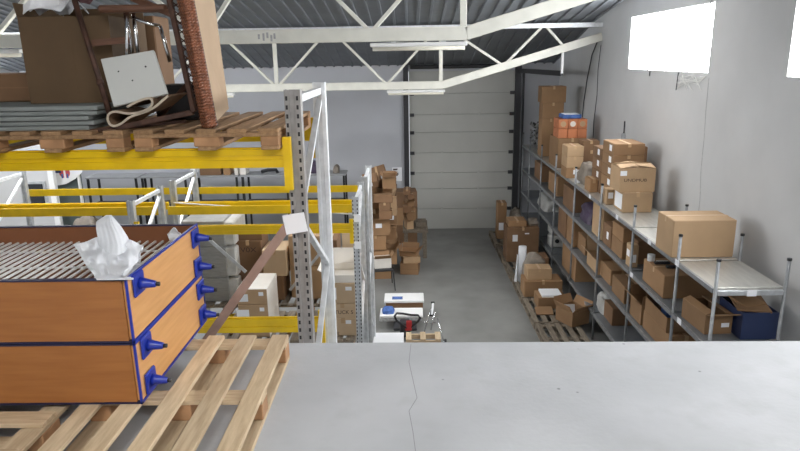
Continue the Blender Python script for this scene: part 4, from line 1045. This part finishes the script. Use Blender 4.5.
for i, (w_, d_, h_, x_, y_, z_, ra_, rb_, rc_) in enumerate(HEAP):
    m_, tone = TONES[(i*7+i//3) % 4]
    up = abs(ra_) < .5 and abs(rb_) < .5
    op = up and i % 3 == 1
    lab = HL.get(i) or 'carton hidden inside the heap left of the door behind other cartons'
    t = carton(lab, x_-w_/2, y_-d_/2, z_, w_, d_, h_, rot=(ra_, rb_, rc_), m=m_, group=HG, open_=op, flaps=(165,120,150,130), fl=.45, stickers=(('f',.45,.6,.14,.10),) if i % 5 == 2 else (), tape='xy'[i % 2])
zc = 0
for k, h in enumerate((.5,.48,.42)):
    carton('carton in the column against the far wall beside the notice, %s' % ('on the floor','second up','topmost')[k], -.42, 16.5, zc+.001, .6, .55, h, m=('cardd','card','cardd','card')[k], group=HG, rz=R((2,-6,4,-9)[k])); zc += h+.002
a = gy(397.5, 277, 13.9)
carton('lower carton in front of the wooden stand', -.22, 13.9, .001, .42, .45, .27, m='card', group=HG, rz=R(-6), seam=1, tape=None)
carton('middle carton in front of the wooden stand', -.20, 13.92, .273, .40, .45, .15, m='cardl', group=HG, rz=R(8), tape=None)
carton('open carton topping the column in front of the wooden stand', -.22, 13.95, .425, .40, .40, .10, m='card', group=HG, rz=R(-10), open_=True, flaps=(150,140,110,100), fl=.6)
# black chair
cx_, cy_ = gz(383, 291, 0).x, gz(383, 291, 0).y
t = thing('stacking_chair', 'black stacking chair standing in front of the carton heap', 'chair', (cx_, cy_+.22, 0), R(8))
MB().box(-.22, -.22, .43, .22, .20, .475).build('seat', 'black', t, bevel=.015)
for sx in (-1, 1):
    MB().tube([(sx*.20, -.20, .43), (sx*.235, -.24, 0)], .012, 8).build('leg', 'dark', t)
    MB().tube([(sx*.20, .18, .43), (sx*.225, .26, 0)], .012, 8).build('leg', 'dark', t)
    MB().tube([(sx*.20, .19, .45), (sx*.20, .235, .60)], .011, 8).build('back_post', 'dark', t)
MB().box(-.21, .21, .56, .21, .235, .68, Matrix.Rotation(R(-4), 4, 'X')).build('backrest', 'black', t, bevel=.012)

carton('open carton with white lining tipped up on the black chair', cx_-.19, cy_+.10, .478, .36, .24, .22, m='cardw', group=HG, rz=R(10), open_=True, flaps=(120,120,110,130), flapm='card', fl=.7)
carton('low tray on the right end of the wooden stand', .14, 15.3, .745, .26, .4, .14, m='paldk', tape=None, group=HG)
# ------------------------------------------------------------------ things right beyond the mezzanine edge
# long machines carton pair with pallet truck in front
Yp = 11.35; a = gy(386, 312, Yp); b = gy(423, 312, Yp)
zt = gy(386, 300.5, Yp).z; 
t = thing('machine_case', 'long grey case with a white top on the floor, rear one of two', 'case', ((a.x+b.x)/2, Yp+.2, .152), world=True)
MB().box(a.x, Yp, .152, b.x, Yp+.38, zt-.05).build('case_body', 'cardd', t, bevel=.01)
MB().box(a.x-.03, Yp-.02, zt-.05, b.x+.02, Yp+.40, zt).build('white_lid', 'white', t, bevel=.01)
MB().box(a.x+.12, Yp+.05, zt, a.x+.32, Yp+.2, zt+.002).build('blue_label', 'bluecloth', t)
Yq = 10.85; c = gy(381, 318, Yq); zq = gy(381, 315.5, Yq).z; d_ = gy(422, 318, Yq)
t = thing('machine_case', 'dark grey machine case with a white top right behind the pallet truck handle', 'case', ((c.x+d_.x)/2, Yq+.2, .152), world=True)
MB().box(c.x-.03, Yq, .152, d_.x, Yq+.36, zq-.05).build('case_body', 'greyb', t, bevel=.02)
MB().box(c.x-.02, Yq-.01, zq-.05, d_.x+.02, Yq+.37, zq).build('white_lid', 'white', t, bevel=.01)
lump('plastic_bag', 'dark blue bag lying on the dark machine case', 'bag', c.x+.0, Yq+.03, zq, .26, .28, .10, 'bluecloth', 33)
# pallet truck
t = thing('pallet_truck', 'pallet truck with a black loop handle and red drawbar', 'pallet truck', gz(403, 336, 0), world=True)
hb = gy(405, 331, 10.3); hz = gy(405, 318, 10.3)
base = Vector((hb.x, 10.42, .12)); topv = gy(409, 322, 10.3)
MB().tube([base, topv], .028, 12).build('drawbar', 'red', t, smooth=True)
ptsL = [gy(*p, 10.3) for p in ((408,328),(402,324),(395.5,319),(396,314),(400,313),(408,315.5),(416,318),(420,314.5),(419,319),(414,324),(409,328))]
ptsL = [gy(*p, 10.3) for p in ((409,329),(402.5,325),(396.5,320.5),(394.5,316),(397,313.2),(403,313.6),(411,315),(418,315.2),(420.3,318),(418,321.5),(413,325.5),(409,329))]
MB().tube(ptsL, .020, 10, caps=False).build('loop_handle', 'black', t, smooth=True)
MB().box(topv.x-.05, 10.28, topv.z-.16, topv.x+.05, 10.34, topv.z+.02).build('control_block', 'red', t, bevel=.012)
MB().box(base.x-.09, 10.36, .06, base.x+.09, 10.56, .34).build('pump', 'dark', t, bevel=.02)
for s_ in (-.07, .07): MB().tube([(base.x+s_-.025, 10.44, .09), (base.x+s_+.025, 10.44, .09)], .09, 18).build('steer_wheel', 'black', t)
for s_ in (-.21, .06): MB().box(base.x+s_, 10.56, .10, base.x+s_+.15, 11.74, .15).build('fork', 'dark', t, bevel=.01)
# white box and pale crate cut by the edge
a = gy(371, 343, 9.75); b = gy(404, 343, 9.75); zt = gy(388, 332.5, 9.95).z
t = carton('white box just beyond the mezzanine edge, beside the rack foot', a.x+.12, 9.62, .62, .40, .42, zt-.62, m='cardw', tape=None) if False else None
t = thing('white_bin', 'white box just beyond the mezzanine edge, beside the rack frame', 'box', ((a.x+b.x)/2, 9.6, 0), world=True)
a.x += .05
MB().box(a.x+.02, 9.35, 0, b.x-.02, 9.85, gy(388,333,9.85).z-.02).build('bin_body', 'white', t, bevel=.01)
MB().box(a.x, 9.33, gy(388,333,9.85).z-.02, b.x, 9.87, gy(388,333,9.85).z).build('bin_lid', 'whitepl', t, bevel=.006)
t = thing('wooden_crate', 'pale wooden crate frame beside the white box, just beyond the mezzanine edge', 'crate', gz(424, 343, 0), world=True)
a = gy(406, 332, 10.02); b = gy(440, 332, 10.02); zt = a.z
a.x += .0
for x in (a.x, (a.x+b.x)/2-.05, b.x-.09): MB().box(x, 9.72, zt-.03, x+.09, 10.02, zt).build('slat', 'pallet', t)
MB().box(a.x, 9.98, zt-.11, b.x, 10.02, zt-.031).build('slat', 'palletx', t)
MB().box(a.x, 9.72, zt-.11, b.x, 9.76, zt-.031).build('slat', 'palletx', t)
for x in (a.x, b.x-.05):
    for y in (9.765, 9.93): MB().box(x, y, 0, x+.05, y+.045, zt-.031).build('corner_post', 'palbl', t)
# folding trolley
t = thing('hand_trolley', 'chrome folding trolley with a white grip beside the machine cases', 'trolley', gz(437, 336, 0), world=True)
yT = 10.6
def T(px, py, Y=yT): return gy(px, py, Y)
MB().tube([T(424,333,10.5), T(429,316,10.6), T(433,304,10.7)], .011, 8).build('frame_tube', 'chrome', t, smooth=True)
MB().tube([T(431,330,10.4), T(435,312,10.5)], .011, 8).build('frame_tube', 'chrome', t, smooth=True)
MB().tube([T(437.5,318,10.5), T(444,343,10.25)], .011, 8).build('frame_tube', 'chrome', t, smooth=True)
MB().tube([T(433,303,10.7), T(432,315,10.55)], .020, 10).build('grip', 'whitepl', t, smooth=True)
MB().tube([T(431,302.5,10.7), T(434.5,302.5,10.7)], .018, 8).build('joint', 'black', t)
MB().tube([T(429.5,315.5,10.55), T(434,315,10.55)], .018, 8).build('joint', 'black', t)
MB().tube([T(423,322,10.5), T(436,323,10.5)], .009, 8).build('frame_tube', 'chrome', t, smooth=True)
for p in ((424,336),(444,343)):
    g_ = gz(p[0]-2, 343, 0)
MB().tube([T(424,333,10.5), Vector((T(424,333,10.5).x, 10.45, .05))], .011, 8).build('frame_tube', 'chrome', t)
MB().tube([T(444,343,10.25), Vector((T(444,343,10.25).x+.02, 10.2, .05))], .011, 8).build('frame_tube', 'chrome', t)
for xx, yy in ((T(424,333,10.5).x, 10.45), (T(444,343,10.25).x+.02, 10.2)):
    MB().tube([(xx-.02, yy, .05), (xx+.02, yy, .05)], .05, 14).build('wheel', 'black', t)

# ------------------------------------------------------------------ light
w = bpy.data.worlds.new('world'); bpy.context.scene.world = w; w.use_nodes = True
w.node_tree.nodes['Background'].inputs[0].default_value = (.9,.95,1,1); w.node_tree.nodes['Background'].inputs[1].default_value = .6
vs = bpy.context.scene.view_settings
bpy.context.scene.display_settings.display_device = 'sRGB'
vs.view_transform = 'Standard'; vs.look = 'None'; vs.gamma = 1; vs.use_curve_mapping = False; vs.exposure = 0.1
